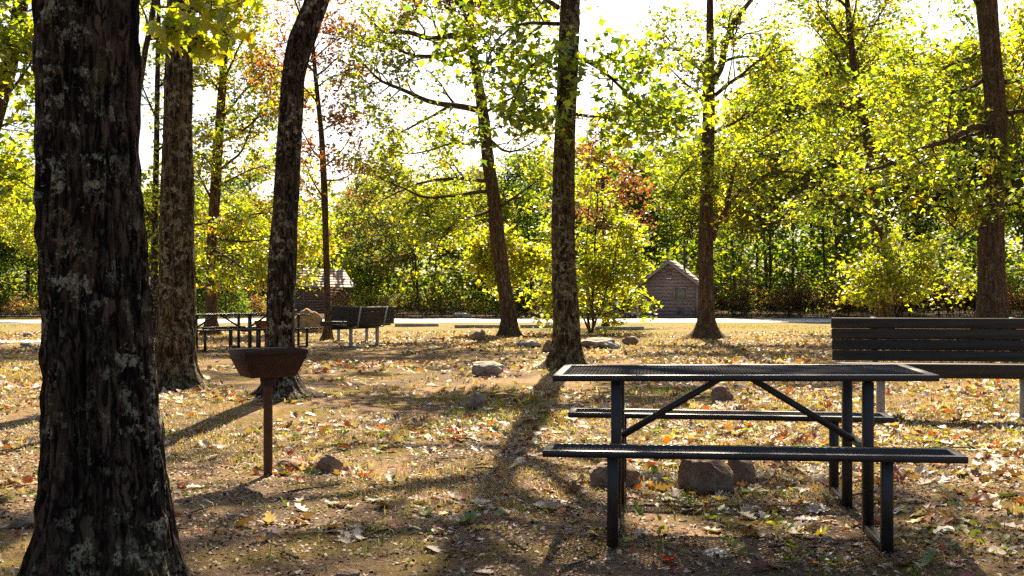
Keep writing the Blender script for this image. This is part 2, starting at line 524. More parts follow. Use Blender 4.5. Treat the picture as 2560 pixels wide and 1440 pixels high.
# ------------------------------------------------------------------ trees
class Tree:
    def __init__(s, seed):
        s.rng = np.random.default_rng(seed); s.tubes = []; s.anch = []
    def grow(s, p, d, L, r, lvl, maxl, up=.06, wob=.22, kids=(3, 6), flat=.55):
        rng = s.rng
        n = int(min(9, max(4, L / .3)))
        pts = [np.array(p, float)]; d = np.array(d, float); d /= np.linalg.norm(d)
        for k in range(n):
            d = d + rng.normal(0, wob, 3) + np.array((0, 0, up)); d /= np.linalg.norm(d)
            pts.append(pts[-1] + d * L / n)
        pts = np.array(pts)
        rad = r * (1 - .8 * np.linspace(0, 1, n + 1) ** .9)
        s.tubes.append((pts, np.maximum(rad, .004), 7 if lvl == 0 else 5 if lvl == 1 else 4))
        s.sprout(pts, rad, L, lvl, maxl, up, wob, kids, flat)
    def sprout(s, pts, rad, L, lvl, maxl, up=.06, wob=.22, kids=(3, 6), flat=.55, t0=.25):
        rng = s.rng; n = len(pts) - 1
        if lvl >= maxl:
            s.anch += list(pts[1 + n // 4:])
            return
        s.anch.append(pts[-1])
        for _ in range(rng.integers(*kids)):
            t = rng.uniform(t0, 1) * n; k = min(int(t), n - 1); q = pts[k] + (pts[k + 1] - pts[k]) * (t - k)
            dd = pts[k + 1] - pts[k]; dd = dd / np.linalg.norm(dd)
            a = rng.normal(0, 1, 3); a[2] *= flat; a -= dd * np.dot(a, dd); a /= np.linalg.norm(a) + 1e-9
            th = rng.uniform(.6, 1.15)
            s.grow(q, dd * math.cos(th) + a * math.sin(th), L * rng.uniform(.35, .62), max(.006, rad[k] * .55), lvl + 1, maxl, up, wob, kids, flat)
    def limb(s, pts, r0, r1=None, maxl=2, kids=(6, 9), L=None, sub=None, t0=.2, flat=.6, up=.03):
        """a limb that follows a given path"""
        pts = np.array(pts, float)
        t = np.concatenate([[0], np.cumsum(np.linalg.norm(np.diff(pts, axis=0), axis=1))])
        n = max(6, int(t[-1] / .25)); tt = np.linspace(0, t[-1], n)
        P = np.stack([np.interp(tt, t, pts[:, k]) for k in range(3)], 1)
        P[1:] += s.rng.normal(0, .035, (n - 1, 3))
        P[1:-1] = (P[:-2] + P[1:-1] * 2 + P[2:]) / 4
        rad = np.linspace(r0, r1 if r1 else r0 * .25, n)
        s.tubes.append((P, rad, 8))
        rng = s.rng
        s.anch.append(P[-1])
        base = L if L else t[-1] * .45
        for _ in range(rng.integers(*kids)):
            f = rng.uniform(t0, 1) * (n - 1); k = min(int(f), n - 2)
            dd = P[k + 1] - P[k]; dd /= np.linalg.norm(dd)
            a = rng.normal(0, 1, 3); a[2] = a[2] * flat + .1; a -= dd * np.dot(a, dd); a /= np.linalg.norm(a)
            th = rng.uniform(.5, 1.2)
            s.grow(P[k], dd * math.cos(th) + a * math.sin(th), base * rng.uniform(.6, 1.2), max(.008, rad[k] * .5), 1, maxl, up, .24, sub or (3, 5), flat)
    def crown(s, axis_pts, z0, z1, n, L, r, maxl=2, kids=(3, 6), up=.1, rise=.35):
        """limbs all round the trunk between two heights"""
        rng = s.rng; ax = np.array(axis_pts)
        for k in range(n):
            z = z0 + (z1 - z0) * (k + rng.uniform(0, .9)) / n
            q = np.array((np.interp(z, ax[:, 2], ax[:, 0]), np.interp(z, ax[:, 2], ax[:, 1]), z))
            a = k * 2.39996 + rng.uniform(-.4, .4)
            e = rise + .5 * (k / n) + rng.normal(0, .12)
            f = 1 - .45 * abs((k / max(1, n - 1)) - .35)
            s.grow(q, (math.cos(a) * math.cos(e), math.sin(a) * math.cos(e), math.sin(e)), L * f * rng.uniform(.75, 1.2), r * f, 0, maxl, up, .17, kids)

def trunk_mesh(ax, rad, base, sides, rings, ridge=.0, rfreq=7, flare=.5, fh=.25, roots=(), seed=0, zf=1.4, knots=0):
    """ax: (n,3) centre line, rad: radii along it"""
    ax = np.array(ax, float); rad = np.array(rad, float)
    t = np.concatenate([[0], np.cumsum(np.linalg.norm(np.diff(ax, axis=0), axis=1))])
    tt = np.linspace(0, 1, rings) ** 1.15 * t[-1]
    C = np.stack([np.interp(tt, t, ax[:, k]) for k in range(3)], 1)
    for _ in range(3):
        C[1:-1] = (C[:-2] + 2 * C[1:-1] + C[2:]) / 4
    Rr = np.interp(tt, t, rad)
    a = np.arange(sides) * 2 * math.pi / sides
    zz = (C[:, 2] - base[2])[:, None] * np.ones((1, sides)); aa = np.ones((rings, 1)) * a[None]
    rr = Rr[:, None] * (1 + flare * np.exp(-np.clip(zz, 0, None) / fh))
    ca, sa = np.cos(aa), np.sin(aa)
    rr = rr * (1 + .10 * (vn3(ca * 1.3, sa * 1.3, zz * .9, seed) - .5) + .14 * (vn3(ca * 2.3, sa * 2.3, zz * 1.3, seed + 1) - .5))
    lob = .5 + .5 * np.cos(aa * 5 + 3 * vn3(zz * .5, 0, 0, seed + 7) + seed)
    rr = rr * (1 + .28 * lob * np.exp(-np.clip(zz, 0, None) / (fh * 1.2)) * (flare > .05))
    for (ra, amp, hh, pw) in roots:
        rr = rr + amp * np.exp(-np.clip(zz, 0, None) / hh) * np.clip(np.cos(aa - ra), 0, 1) ** pw
    if ridge:
        wv = (vn3(ca * 2, sa * 2, zz * 2.2, seed + 2) - .5) * 1.2
        n1 = vn3(ca * rfreq + wv, sa * rfreq - wv, zz * zf, seed + 3)
        n2 = vn3(ca * rfreq * 2.2, sa * rfreq * 2.2, zz * zf * 4, seed + 4)
        n3 = vn3(ca * rfreq * 1.1, sa * rfreq * 1.1, zz * zf * 9, seed + 5)
        rd = 1 - np.abs(2 * n1 - 1) * 1.7
        rr = rr + ridge * (rd - .75 + .7 * (n2 - .5) + .5 * (n3 - .5))
    V = np.stack([C[:, None, 0] + rr * ca, C[:, None, 1] + rr * sa, C[:, None, 2] + 0 * rr], -1)
    i = np.arange(rings - 1)[:, None] * sides; j = np.arange(sides)[None, :]; k = (j + 1) % sides
    mb = MB()
    mb.add((V - base).reshape(-1, 3), np.stack([i + j, i + k, i + sides + k, i + sides + j], -1).reshape(-1, 4))
    return mb.mesh("trunk", True)

def axis_from_px(D, rows, base_py, zmax, taper=.35):
    """rows: (py, px_left, px_right) from the ground up"""
    X0, D0 = (rows[0][1] + rows[0][2]) / 2, D
    pts = []; rad = []
    for (py, a, b) in rows:
        p = at((a + b) / 2, py, D); pts.append(p); rad.append((b - a) / 2 / FPX * D)
    pts = np.array(pts); rad = np.array(rad)
    base = np.array((pts[0][0] - (pts[1][0] - pts[0][0]) * 0, D, 0.0)); base[2] = gz(base[0], D)
    pts = np.vstack([[pts[0][0], D, base[2] - .12], pts]); rad = np.concatenate([[rad[0]], rad])
    # straight on above the frame
    d = pts[-1] - pts[-3]; d /= np.linalg.norm(d); d = d * .5 + np.array((0, 0, 1.)) * .5; d /= d[2]
    h = zmax - pts[-1][2]
    if h > 0:
        for f in (.33, .66, 1.0):
            pts = np.vstack([pts, pts[len(rows)] + d * h * f]); rad = np.append(rad, rad[len(rows)] * (1 - (1 - taper) * f))
    return base, pts, rad

def finish(T, name, label, group, base, tmesh, bark, lspec, cat="tree", leafmat='leaf', bpart="branches"):
    root = empty(name, base)
    tag(root, label, cat, group)
    if tmesh is not None:
        link("trunk", tmesh, M[bark], root)
    if T.tubes:
        mb = MB()
        for p, r, s_ in T.tubes:
            tube(mb, p - base, r, s_)
        link(bpart, mb.mesh("branches", True), M[bark], root)
    if T.anch and lspec:
        mb = MB()
        A = np.array(T.anch) - base
        leaves(mb, A, rng=T.rng, **lspec)
        tag(link("crown", mb.mesh("crown"), M[leafmat], root), kind="stuff")
    return root

GF = "trees standing among the picnic tables"
def LS(per, spread, size, tpl, weights, **k):
    return dict(per=per, spread=spread, size=size, tpl=tpl, weights=weights, **k)

# --- the dark trunk close by on the left
D = 4.1
rows = [(1490, 80, 425), (1300, 104, 410), (1150, 112, 397), (900, 114, 372), (700, 108, 360), (500, 103, 350), (300, 100, 345), (100, 97, 343), (0, 95, 343)]
rows = [(py, (a + b) / 2 - (b - a) / 2 * .96, (a + b) / 2 + (b - a) / 2 * .96) for py, a, b in rows]
base, ax, rad = axis_from_px(D, rows, 1490, 11)
T = Tree(11)
T.crown(ax, 6.5, 11, 5, 3.0, .10, 2)
finish(T, "oak_tree", "thick dark trunk with grey lichen filling the left foreground", GF, base,
       trunk_mesh(ax, rad, base, 230, 430, .030, 8, .12, .12, [(math.pi * 1.85, .05, .2, 4), (math.pi * 1.15, .03, .2, 4)], 21, 1.6), 'bark_dark',
       LS(5, .3, .2, 'small', dict(green=2, ygreen=1)))

# --- furrowed trunk behind it, with the maple spray across its top
gx0, D = ground_at(445, 972)
rows = [(960, 398, 490), (900, 394, 486), (800, 392, 485), (700, 397, 485), (500, 404, 483), (300, 410, 482), (100, 418, 482), (0, 421, 480)]
base, ax, rad = axis_from_px(D, rows, 972, 13.5)
T = Tree(12)
T.crown(ax, 10.6, 13, 5, 3.0, .09, 2)
finish(T, "oak_tree", "furrowed trunk mottled yellow brown just right of the dark foreground trunk", GF, base,
       trunk_mesh(ax, rad, base, 130, 280, .020, 7, .28, .22, [(math.pi * 1.9, .16, .12, 5), (math.pi * 1.3, .12, .12, 4)], 31, 1.4), 'bark_mid',
       LS(4, .3, .22, 'small', dict(green=2, ygreen=1)))

# --- the leaning trunk behind the grill
gx0, D = ground_at(712, 1000)
rows = [(985, 664, 742), (900, 665, 735), (800, 667, 735), (700, 671, 738), (600, 677, 742), (500, 684, 746), (400, 690, 751), (300, 696, 757), (200, 703, 763), (140, 711, 775), (90, 725, 792), (40, 745, 810), (0, 762, 824)]
base, ax, rad = axis_from_px(D, rows, 1000, 10)
T = Tree(13)
T.crown(ax, 8.2, 10, 4, 2.6, .07, 2)
finish(T, "oak_tree", "lichen flecked trunk leaning right at the top behind the pedestal grill", GF, base,
       trunk_mesh(ax, rad, base, 120, 280, .013, 7, .25, .16, [(0.05, .30, .07, 9), (math.pi * .95, .16, .07, 7), (math.pi * 1.6, .12, .1, 6)], 41, 1.4), 'bark_dark',
       LS(4, .3, .22, 'small', dict(green=2, ygreen=1, redbrown=1)))

# --- the straight trunk in the middle
gx0, D = ground_at(1414, 922)
rows = [(908, 1378, 1456), (860, 1381, 1450), (800, 1384, 1447), (700, 1380, 1440), (600, 1380, 1436), (450, 1380, 1437), (300, 1387, 1440), (150, 1394, 1445), (0, 1401, 1450)]
base, ax, rad = axis_from_px(D, rows, 922, 14)
T = Tree(14)
def LP(D, *pts):
    return [at(px, py, D + dd) for px, py, dd in pts]
T.limb(LP(D, (1392, 128, 0), (1340, 150, -.3), (1300, 215, -.6), (1270, 300, -.8)), .035, maxl=2, kids=(5, 7), L=.9)
T.limb(LP(D, (1396, 60, 0), (1330, 50, .4), (1250, 90, .8), (1210, 180, .9)), .035, maxl=2, kids=(6, 8), L=.9)
T.limb(LP(D, (1440, 140, 0), (1500, 170, -.5), (1580, 240, -.7), (1640, 300, -.8)), .04, maxl=2, kids=(7, 9), L=.9)
T.limb(LP(D, (1436, 285, 0), (1500, 290, .5), (1590, 300, .7), (1680, 330, .9)), .03, maxl=2, kids=(6, 8), L=.8)
T.limb(LP(D, (1396, 20, 0), (1330, -30, .4), (1230, -40, .8)), .04, maxl=2, kids=(6, 8), L=1.0)
T.crown(ax, 7.8, 13.4, 20, 4.8, .10, 2, kids=(4, 6))
finish(T, "oak_tree", "straight lichen mottled trunk at the middle behind the picnic table's left end", GF, base,
       trunk_mesh(ax, rad, base, 120, 280, .015, 7, .22, .2, [(math.pi, .24, .06, 8), (math.pi * 1.25, .12, .12, 6), (-.1, .1, .1, 5)], 51, 1.4), 'bark_mid',
       LS(9, .22, .15, 'lobe', dict(green=3, ygreen=3, dgreen=1), clump=True))

# --- the oak leaning left with long bare limbs
gx0, D = ground_at(1273, 845)
rows = [(840, 1252, 1294), (780, 1251, 1290), (700, 1240, 1276), (600, 1226, 1262), (500, 1218, 1252), (420, 1207, 1238), (300, 1196, 1224), (220, 1184, 1210), (150, 1173, 1196), (50, 1161, 1184), (0, 1152, 1174)]
base, ax, rad = axis_from_px(D, rows, 845, 13.5)
T = Tree(15)
K = dict(maxl=2, sub=(3, 5))
T.limb(LP(D, (1165, 88, 0), (1120, 92, .3), (1050, 98, .5), (1025, 78, .7), (960, 82, .9), (920, 45, 1.2), (905, 20, 1.2)), .10, kids=(7, 9), L=1.5, **K)
T.limb(LP(D, (1172, 115, 0), (1140, 130, -.4), (1095, 150, -.6), (1070, 140, -.9), (1010, 135, -1.1), (950, 95, -1.2)), .09, kids=(7, 9), L=1.5, **K)
T.limb(LP(D, (1195, 275, 0), (1160, 266, -.5), (1090, 262, -.8), (1030, 235, -1.0), (1000, 215, -1.2), (950, 205, -1.5), (900, 150, -1.6)), .10, kids=(9, 12), L=1.5, **K)
T.limb(LP(D, (1120, 268, -.5), (1090, 290, .2), (1010, 325, .6), (930, 360, 1.0)), .05, kids=(5, 7), L=1.1, **K)
T.limb(LP(D, (1206, 352, 0), (1170, 358, -.5), (1130, 350, -.8), (1080, 375, -1.2), (1000, 390, -1.4)), .05, kids=(7, 9), L=1.2, **K)
T.limb(LP(D, (1228, 352, 0), (1255, 380, -.4), (1290, 380, -.7), (1340, 350, -.8)), .05, kids=(5, 7), L=1.3, **K)
T.limb(LP(D, (1215, 478, 0), (1150, 485, -.6), (1080, 500, -1.2), (1000, 470, -1.5), (940, 440, -1.8)), .06, kids=(9, 12), L=1.6, **K)
T.limb(LP(D, (1215, 452, 0), (1130, 448, .8), (1030, 460, 1.4), (930, 520, 1.8)), .06, kids=(9, 12), L=1.6, **K)
T.limb(LP(D, (1222, 528, 0), (1160, 545, -.5), (1110, 580, -.9), (1090, 630, -1.0)), .05, kids=(6, 8), L=1.1, **K)
T.limb(LP(D, (1245, 520, 0), (1290, 490, -.5), (1320, 470, -.9), (1360, 440, -1.2)), .05, kids=(7, 9), L=1.4, **K)
T.limb(LP(D, (1190, 180, 0), (1240, 150, .8), (1300, 100, 1.2), (1330, 30, 1.5)), .07, kids=(8, 11), L=1.8, **K)
T.limb(LP(D, (1205, 290, 0), (1260, 260, -.8), (1320, 220, -1.4)), .05, kids=(6, 8), L=1.4, **K)
T.crown(ax, 8.8, 13.5, 6, 3.2, .09, 2)
tr5 = T
finish(T, "oak_tree", "tall oak leaning left with long crooked bare limbs on its left", GF, base,
       trunk_mesh(ax, rad, base, 96, 240, .012, 7, .2, .25, [(0, .16, .12, 5), (math.pi, .12, .12, 5)], 61, 1.6), 'bark_warm',
       LS(8, .17, .14, 'lobe', dict(green=3, ygreen=3, olive=1.5, yellow=.4), clump=True))

T2 = Tree(215)
for pts in (((1165, 40, .6), (1120, 25, .9), (1060, 15, 1.2)), ((1165, 30, .6), (1190, 0, .3), (1230, -20, .0)), ((1160, 20, .6), (1110, -20, .6), (1070, -60, .8)), ((1165, 45, .5), (1150, 10, -.2), (1120, -10, -.6))):
    T2.limb(LP(D, *pts), .03, kids=(7, 9), L=.9, **K)
r5 = [o for o in bpy.data.objects if o.get("label", "").startswith("tall oak leaning left")][0]
mb = MB()
for p, r, q_ in T2.tubes: tube(mb, p - base, r, q_)
link("branches", mb.mesh("branches", True), M['bark_warm'], r5)
mb = MB(); leaves(mb, np.array(T2.anch) - base, rng=T2.rng, **LS(7, .17, .15, 'lobe', dict(redbrown=8, brown=1), clump=True))
tag(link("crown", mb.mesh("crown"), M['leaf'], r5), "spray of dark red leaves at the top", kind="stuff")

# low bright spray growing beside it
T = Tree(115)
q = at(1262, 760, D + 2.2)
stem = np.array([(q[0], q[1], gz(q[0], q[1])), at(1264, 760, D + 2.2), at(1266, 690, D + 2.2), at(1258, 620, D + 2.2)])
T.limb(stem, .03, kids=(2, 3), L=.5, maxl=2)
for (a, b) in (((1258, 640), (1160, 610)), ((1262, 660), (1195, 665)), ((1260, 630), (1215, 590)), ((1264, 660), (1350, 630)), ((1266, 680), (1320, 655)), ((1266, 700), (1240, 695)), ((1262, 650), (1380, 665))):
    T.limb([at(*a, D + 2.2), at((a[0] + b[0]) / 2, (a[1] + b[1]) / 2 - 8, D + 2.0), at(*b, D + 1.6 + .1 * (a[0] % 7))], .016, kids=(6, 9), L=.55, maxl=2, sub=(3, 4))
finish(T, "maple_sapling", "thin sapling with bright yellow green sprays behind the leaning oak's trunk", None, stem[0], None, 'bark_grey',
       LS(8, .17, .14, 'lobe', dict(ygreen=7, yellow=.8, orange=.1), clump=True))

# --- forked oak in front of the cabin
gx0, D = ground_at(1766, 848)
rows = [(842, 1738, 1796), (800, 1744, 1789), (700, 1747, 1784), (600, 1746, 1783), (550, 1748, 1782), (400, 1755, 1786), (250, 1757, 1787), (180, 1760, 1786), (100, 1766, 1784), (0, 1767, 1783)]
base, ax, rad = axis_from_px(D, rows, 848, 13)
T = Tree(16)
T.limb(LP(D, (1783, 205, 0), (1800, 170, .3), (1812, 120, .6), (1830, 60, .8), (1870, 10, 1.0), (1900, -40, 1.2)), .12, .05, kids=(8, 10), L=1.6, **K)
T.limb(LP(D, (1783, 600, 0), (1800, 545, -.4), (1840, 490, -.8), (1880, 445, -1.1), (1960, 425, -1.4), (2040, 440, -1.6)), .07, kids=(10, 13), L=1.3, **K)
T.limb(LP(D, (1815, 520, -.5), (1835, 430, -.2), (1850, 380, .2), (1930, 330, .6), (2000, 300, 1.0)), .045, kids=(9, 12), L=1.4, **K)
T.limb(LP(D, (1760, 265, 0), (1740, 230, -.5), (1700, 200, -.9), (1650, 150, -1.2)), .045, kids=(8, 10), L=1.1, **K)
T.limb(LP(D, (1762, 190, 0), (1735, 160, .5), (1690, 130, .8), (1640, 60, 1.1)), .045, kids=(8, 10), L=1.2, **K)
T.limb(LP(D, (1785, 240, 0), (1850, 190, -.8), (1920, 130, -1.3), (1980, 120, -1.6)), .06, kids=(9, 12), L=1.5, **K)
T.limb(LP(D, (1787, 330, 0), (1850, 300, .8), (1910, 270, 1.4), (1970, 210, 1.6)), .05, kids=(9, 12), L=1.5, **K)
T.limb(LP(D, (1758, 380, 0), (1725, 420, -.5), (1690, 450, -.9), (1660, 500, -1.0)), .035, kids=(7, 9), L=.9, **K)
T.limb(LP(D, (1757, 440, 0), (1720, 400, .5), (1680, 370, .9)), .03, kids=(6, 8), L=.9, **K)
T.limb(LP(D, (1780, 470, 0), (1830, 420, .5), (1890, 390, .9), (1990, 380, 1.2)), .04, kids=(8, 11), L=1.2, **K)
T.crown(ax, 8.6, 13, 6, 3.2, .09, 2)
finish(T, "oak_tree", "forked oak with a dark split at its foot in front of the gabled cabin", GF, base,
       trunk_mesh(ax, rad, base, 96, 240, .010, 7, .25, .22, [(0, .34, .10, 7), (math.pi, .30, .12, 5), (math.pi * 1.4, .12, .2, 6)], 71, 1.6), 'bark_warm',
       LS(7, .17, .14, 'lobe', dict(green=4.5, ygreen=4.5, yellow=.5, orange=.06), clump=True))

# --- big oak at the right edge
D = 24.2
rows = [(858, 2430, 2528), (800, 2441, 2517), (700, 2446, 2512), (600, 2452, 2508), (500, 2456, 2510), (400, 2462, 2515), (300, 2465, 2516), (200, 2459, 2507), (100, 2450, 2497), (0, 2441, 2492)]
base, ax, rad = axis_from_px(D, rows, 870, 12)
T = Tree(17)
T.limb(LP(D, (2450, 5, 0), (2430, -25, .1), (2390, -90, .3), (2330, -170, .6)), .12, .06, kids=(6, 8), L=1.6, **K)
T.limb(LP(D, (2458, 318, 0), (2420, 318, -.5), (2380, 345, -.8), (2290, 375, -1.2), (2200, 415, -1.5), (2130, 430, -1.8)), .085, kids=(12, 15), L=1.2, **K)
T.limb(LP(D, (2456, 330, 0), (2400, 345, .4), (2330, 390, .9), (2250, 440, 1.2), (2180, 490, 1.3)), .05, kids=(10, 13), L=1.1, **K)
T.limb(LP(D, (2452, 128, 0), (2400, 150, -.5), (2330, 185, -.9), (2240, 210, -1.3)), .045, kids=(9, 12), L=1.3, **K)
T.limb(LP(D, (2385, 350, -.6), (2395, 400, -.8), (2408, 450, -.9), (2400, 500, -1.0)), .025, kids=(5, 7), L=.8, **K)
T.limb(LP(D, (2508, 205, 0), (2550, 200, .4), (2620, 180, .9)), .07, kids=(6, 8), L=1.3, **K)
T.limb(LP(D, (2508, 280, 0), (2560, 275, -.5), (2630, 290, -.9)), .06, kids=(7, 9), L=1.3, **K)
T.limb(LP(D, (2508, 400, 0), (2550, 402, -.5), (2600, 420, -.6)), .03, kids=(6, 8), L=1.2, **K)
T.limb(LP(D, (2458, 200, 0), (2380, 230, .9), (2300, 270, 1.5), (2220, 300, 1.9)), .05, kids=(10, 13), L=1.4, **K)
T.crown(ax, 7.8, 12, 6, 3.2, .10, 2)
finish(T, "oak_tree", "large oak with a long limb reaching left, behind the dark bench at right", GF, base,
       trunk_mesh(ax, rad, base, 110, 260, .014, 7, .15, .3, [(math.pi, .2, .3, 5), (0, .1, .2, 4)], 81, 1.4), 'bark_warm',
       LS(6, .17, .14, 'lobe', dict(green=4.5, ygreen=4.5, yellow=.4, orange=.05), clump=True))

# --- slender trunk by the facing benches, sparse dark red leaves
gx0, D = ground_at(818, 848)
rows = [(840, 808, 830), (800, 811, 829), (700, 809, 825), (500, 804, 820), (350, 798, 812), (250, 789, 801), (200, 784, 795), (100, 776, 786)]
base, ax, rad = axis_from_px(D, rows, 848, 10)
T = Tree(18)
for pts in (((797, 260, 0), (760, 215, -.4), (700, 190, -.7), (660, 150, -.9)), ((790, 220, 0), (830, 190, .4), (880, 190, .8)),
            ((806, 420, 0), (850, 390, .4), (880, 330, .7), (900, 300, .9)), ((800, 330, 0), (840, 300, -.4), (890, 290, -.8)),
            ((812, 500, 0), (780, 460, -.3), (760, 400, -.5)), ((810, 450, 0), (870, 450, .6), (900, 400, .8)), ((785, 180, 0), (740, 120, .5), (690, 90, .8)),
            ((782, 150, 0), (830, 110, -.3), (870, 60, -.6)), ((806, 400, 0), (770, 360, .4), (740, 290, .6))):
    T.limb(LP(D, *pts), .028, kids=(5, 7), L=.9, **K)
T.crown(ax, 6.8, 10, 6, 2.0, .04, 2)
finish(T, "oak_tree", "slender pale trunk with sparse dark red leaves beside the two facing benches", GF, base,
       trunk_mesh(ax, rad, base, 48, 180, .006, 6, .3, .15, [(math.pi, .08, .1, 5)], 91, 1.6), 'bark_warm',
       LS(6, .17, .15, 'small', dict(redbrown=6, brown=1, green=.5), clump=True))

# --- orange tinged tree behind the far picnic tables
gx0, D = ground_at(527, 838)
rows = [(832, 511, 549), (800, 514, 543), (700, 515, 543), (600, 517, 544), (500, 524, 550), (350, 534, 558), (250, 543, 565), (150, 552, 569), (50, 560, 574)]
base, ax, rad = axis_from_px(D, rows, 838, 12)
T = Tree(19)
for pts in (((530, 500, 0), (500, 440, -.4), (470, 400, -.8)), ((545, 430, 0), (600, 380, .4), (640, 300, .8), (690, 220, 1.0)), ((548, 360, 0), (600, 330, -.5), (660, 285, -.9), (720, 270, -1.1)),
            ((535, 480, 0), (590, 440, .6), (650, 420, 1.0), (700, 400, 1.2)), ((552, 300, 0), (620, 220, .3), (660, 160, .5)), ((556, 240, 0), (510, 180, -.4), (480, 130, -.6)),
            ((525, 590, 0), (580, 600, -.8), (650, 600, -1.2), (720, 610, -1.4)), ((525, 560, 0), (480, 560, .5), (430, 590, .8)), ((530, 620, 0), (590, 660, -1.0), (640, 690, -1.4)),
            ((528, 640, 0), (600, 640, 1.0), (680, 650, 1.6), (760, 640, 2.0)), ((527, 600, 0), (620, 540, .6), (700, 530, 1.0), (780, 550, 1.4)), ((560, 200, 0), (600, 120, -.4), (640, 60, -.8))):
    T.limb(LP(D, *pts), .045, kids=(8, 11), L=1.25, **K)
T.crown(ax, 8.5, 12, 6, 2.6, .06, 2)
finish(T, "maple_tree", "yellow and orange leaved tree behind the far picnic tables", GF, base,
       trunk_mesh(ax, rad, base, 64, 200, .008, 6, .25, .2, [(math.pi, .12, .12, 5)], 101, 1.6), 'bark_warm',
       LS(11, .19, .14, 'lobe', dict(green=2.5, ygreen=3.5, yellow=1.2, orange=.6), clump=True))

# --- leaning tree at the top left edge
D = 17.0
T = Tree(20)
ax = np.array([(at(-150, 935, D)[0], D, gz(-9.1, D) - .1), at(-140, 800, D), at(-90, 560, D), at(-30, 360, D), at(15, 200, D), at(40, 90, D), at(58, -40, D), at(75, -250, D)])
rad = np.array((.20, .17, .14, .13, .125, .12, .11, .08))
base = np.array((ax[0][0], D, gz(ax[0][0], D)))
T.limb(LP(D, (30, 125, 0), (70, 112, -.3), (120, 118, -.5), (200, 160, -.7)), .045, kids=(6, 8), L=.9, **K)
T.limb(LP(D, (5, 240, 0), (60, 190, -.4), (110, 110, -.6)), .03, kids=(5, 7), L=.8, **K)
T.limb(LP(D, (-30, 330, 0), (40, 300, .5), (90, 310, .8)), .03, kids=(6, 8), L=.9, **K)
T.limb(LP(D, (-60, 450, 0), (10, 420, -.5), (80, 470, -.8)), .03, kids=(6, 8), L=.9, **K)
T.limb(LP(D, (45, 60, 0), (20, 20, .4), (-20, -40, .8)), .04, kids=(6, 8), L=1.0, **K)
T.limb(LP(D, (50, 20, 0), (90, -20, -.4), (130, -60, -.8)), .04, kids=(6, 8), L=1.0, **K)
T.crown(ax, 6.0, 8.5, 6, 2.6, .06, 2)
finish(T, "oak_tree", "leaning tree cut off by the top left corner, trunk bending right", GF, base,
       trunk_mesh(ax, rad, base, 64, 180, .008, 6, .25, .2, (), 111, 1.6), 'bark_warm',
       LS(8, .2, .14, 'lobe', dict(green=3, ygreen=4), clump=True))

# --- pale barked tree between bench and big oak
gx0, D = 0, 36.0
rows = [(812, 2188, 2230), (760, 2190, 2226), (700, 2187, 2222), (600, 2180, 2212), (520, 2171, 2199), (430, 2163, 2188), (330, 2156, 2178), (200, 2130, 2148), (100, 2118, 2134)]
base, ax, rad = axis_from_px(D, rows, 812, 13)
T = Tree(22)
for pts in (((2168, 420, 0), (2100, 330, -.6), (2060, 220, -1.0)), ((2160, 330, 0), (2220, 240, .5), (2280, 180, .9)), ((2140, 220, 0), (2080, 130, .4), (2030, 60, .8)),
            ((2130, 150, 0), (2180, 70, -.5), (2220, 0, -.8)), ((2172, 470, 0), (2260, 420, -.8), (2340, 400, -1.2)), ((2165, 400, 0), (2080, 380, .6), (1990, 380, 1.0)),
            ((2178, 540, 0), (2100, 500, -.7), (2040, 500, -1.0)), ((2160, 300, 0), (2100, 260, -.9), (2020, 260, -1.2)), ((2150, 270, 0), (2230, 300, 1.2), (2320, 330, 1.6)),
            ((2125, 120, 0), (2060, 40, .2), (2020, -40, .5)), ((2125, 110, 0), (2140, 20, .2), (2150, -60, .5))):
    T.limb(LP(D, *pts), .05, kids=(9, 12), L=1.6, **K)
T.crown(ax, 9.5, 13, 6, 2.8, .06, 2)
finish(T, "oak_tree", "pale trunk rising behind the left end of the dark bench at right", GF, base,
       trunk_mesh(ax, rad, base, 64, 200, .012, 6, .2, .3, [(math.pi, .1, .2, 5)], 121, 1.6), 'bark_warm',
       LS(6, .20, .16, 'lobe', dict(green=4.5, ygreen=4.5, yellow=.4, orange=.06), clump=True))

# --- thin dark trunk left of the furrowed one
gx0, D = ground_at(384, 848)
rows = [(840, 374, 396), (760, 376, 394), (600, 378, 394), (400, 384, 398), (200, 388, 400), (50, 392, 402)]
base, ax, rad = axis_from_px(D, rows, 848, 10)
T = Tree(23)
for pts in (((386, 500, 0), (430, 480, .5), (480, 520, .8)), ((384, 560, 0), (350, 500, -.4), (330, 440, -.8)), ((390, 380, 0), (440, 330, -.5), (500, 330, -.8)), ((392, 300, 0), (360, 230, .5), (340, 160, .9)),
            ((384, 620, 0), (420, 600, -.5), (460, 640, -.8)), ((394, 220, 0), (440, 180, .5), (480, 190, .8))):
    T.limb(LP(D, *pts), .035, kids=(6, 8), L=1.0, **K)
T.crown(ax, 7.5, 10, 5, 2.4, .05, 2)
finish(T, "oak_tree", "thin dark trunk seen just left of the furrowed trunk", GF, base,
       trunk_mesh(ax, rad, base, 48, 160, .008, 6, .3, .2, (), 131, 1.6), 'bark_dark',
       LS(5, .2, .14, 'lobe', dict(green=3, ygreen=3, yellow=.4), clump=True))

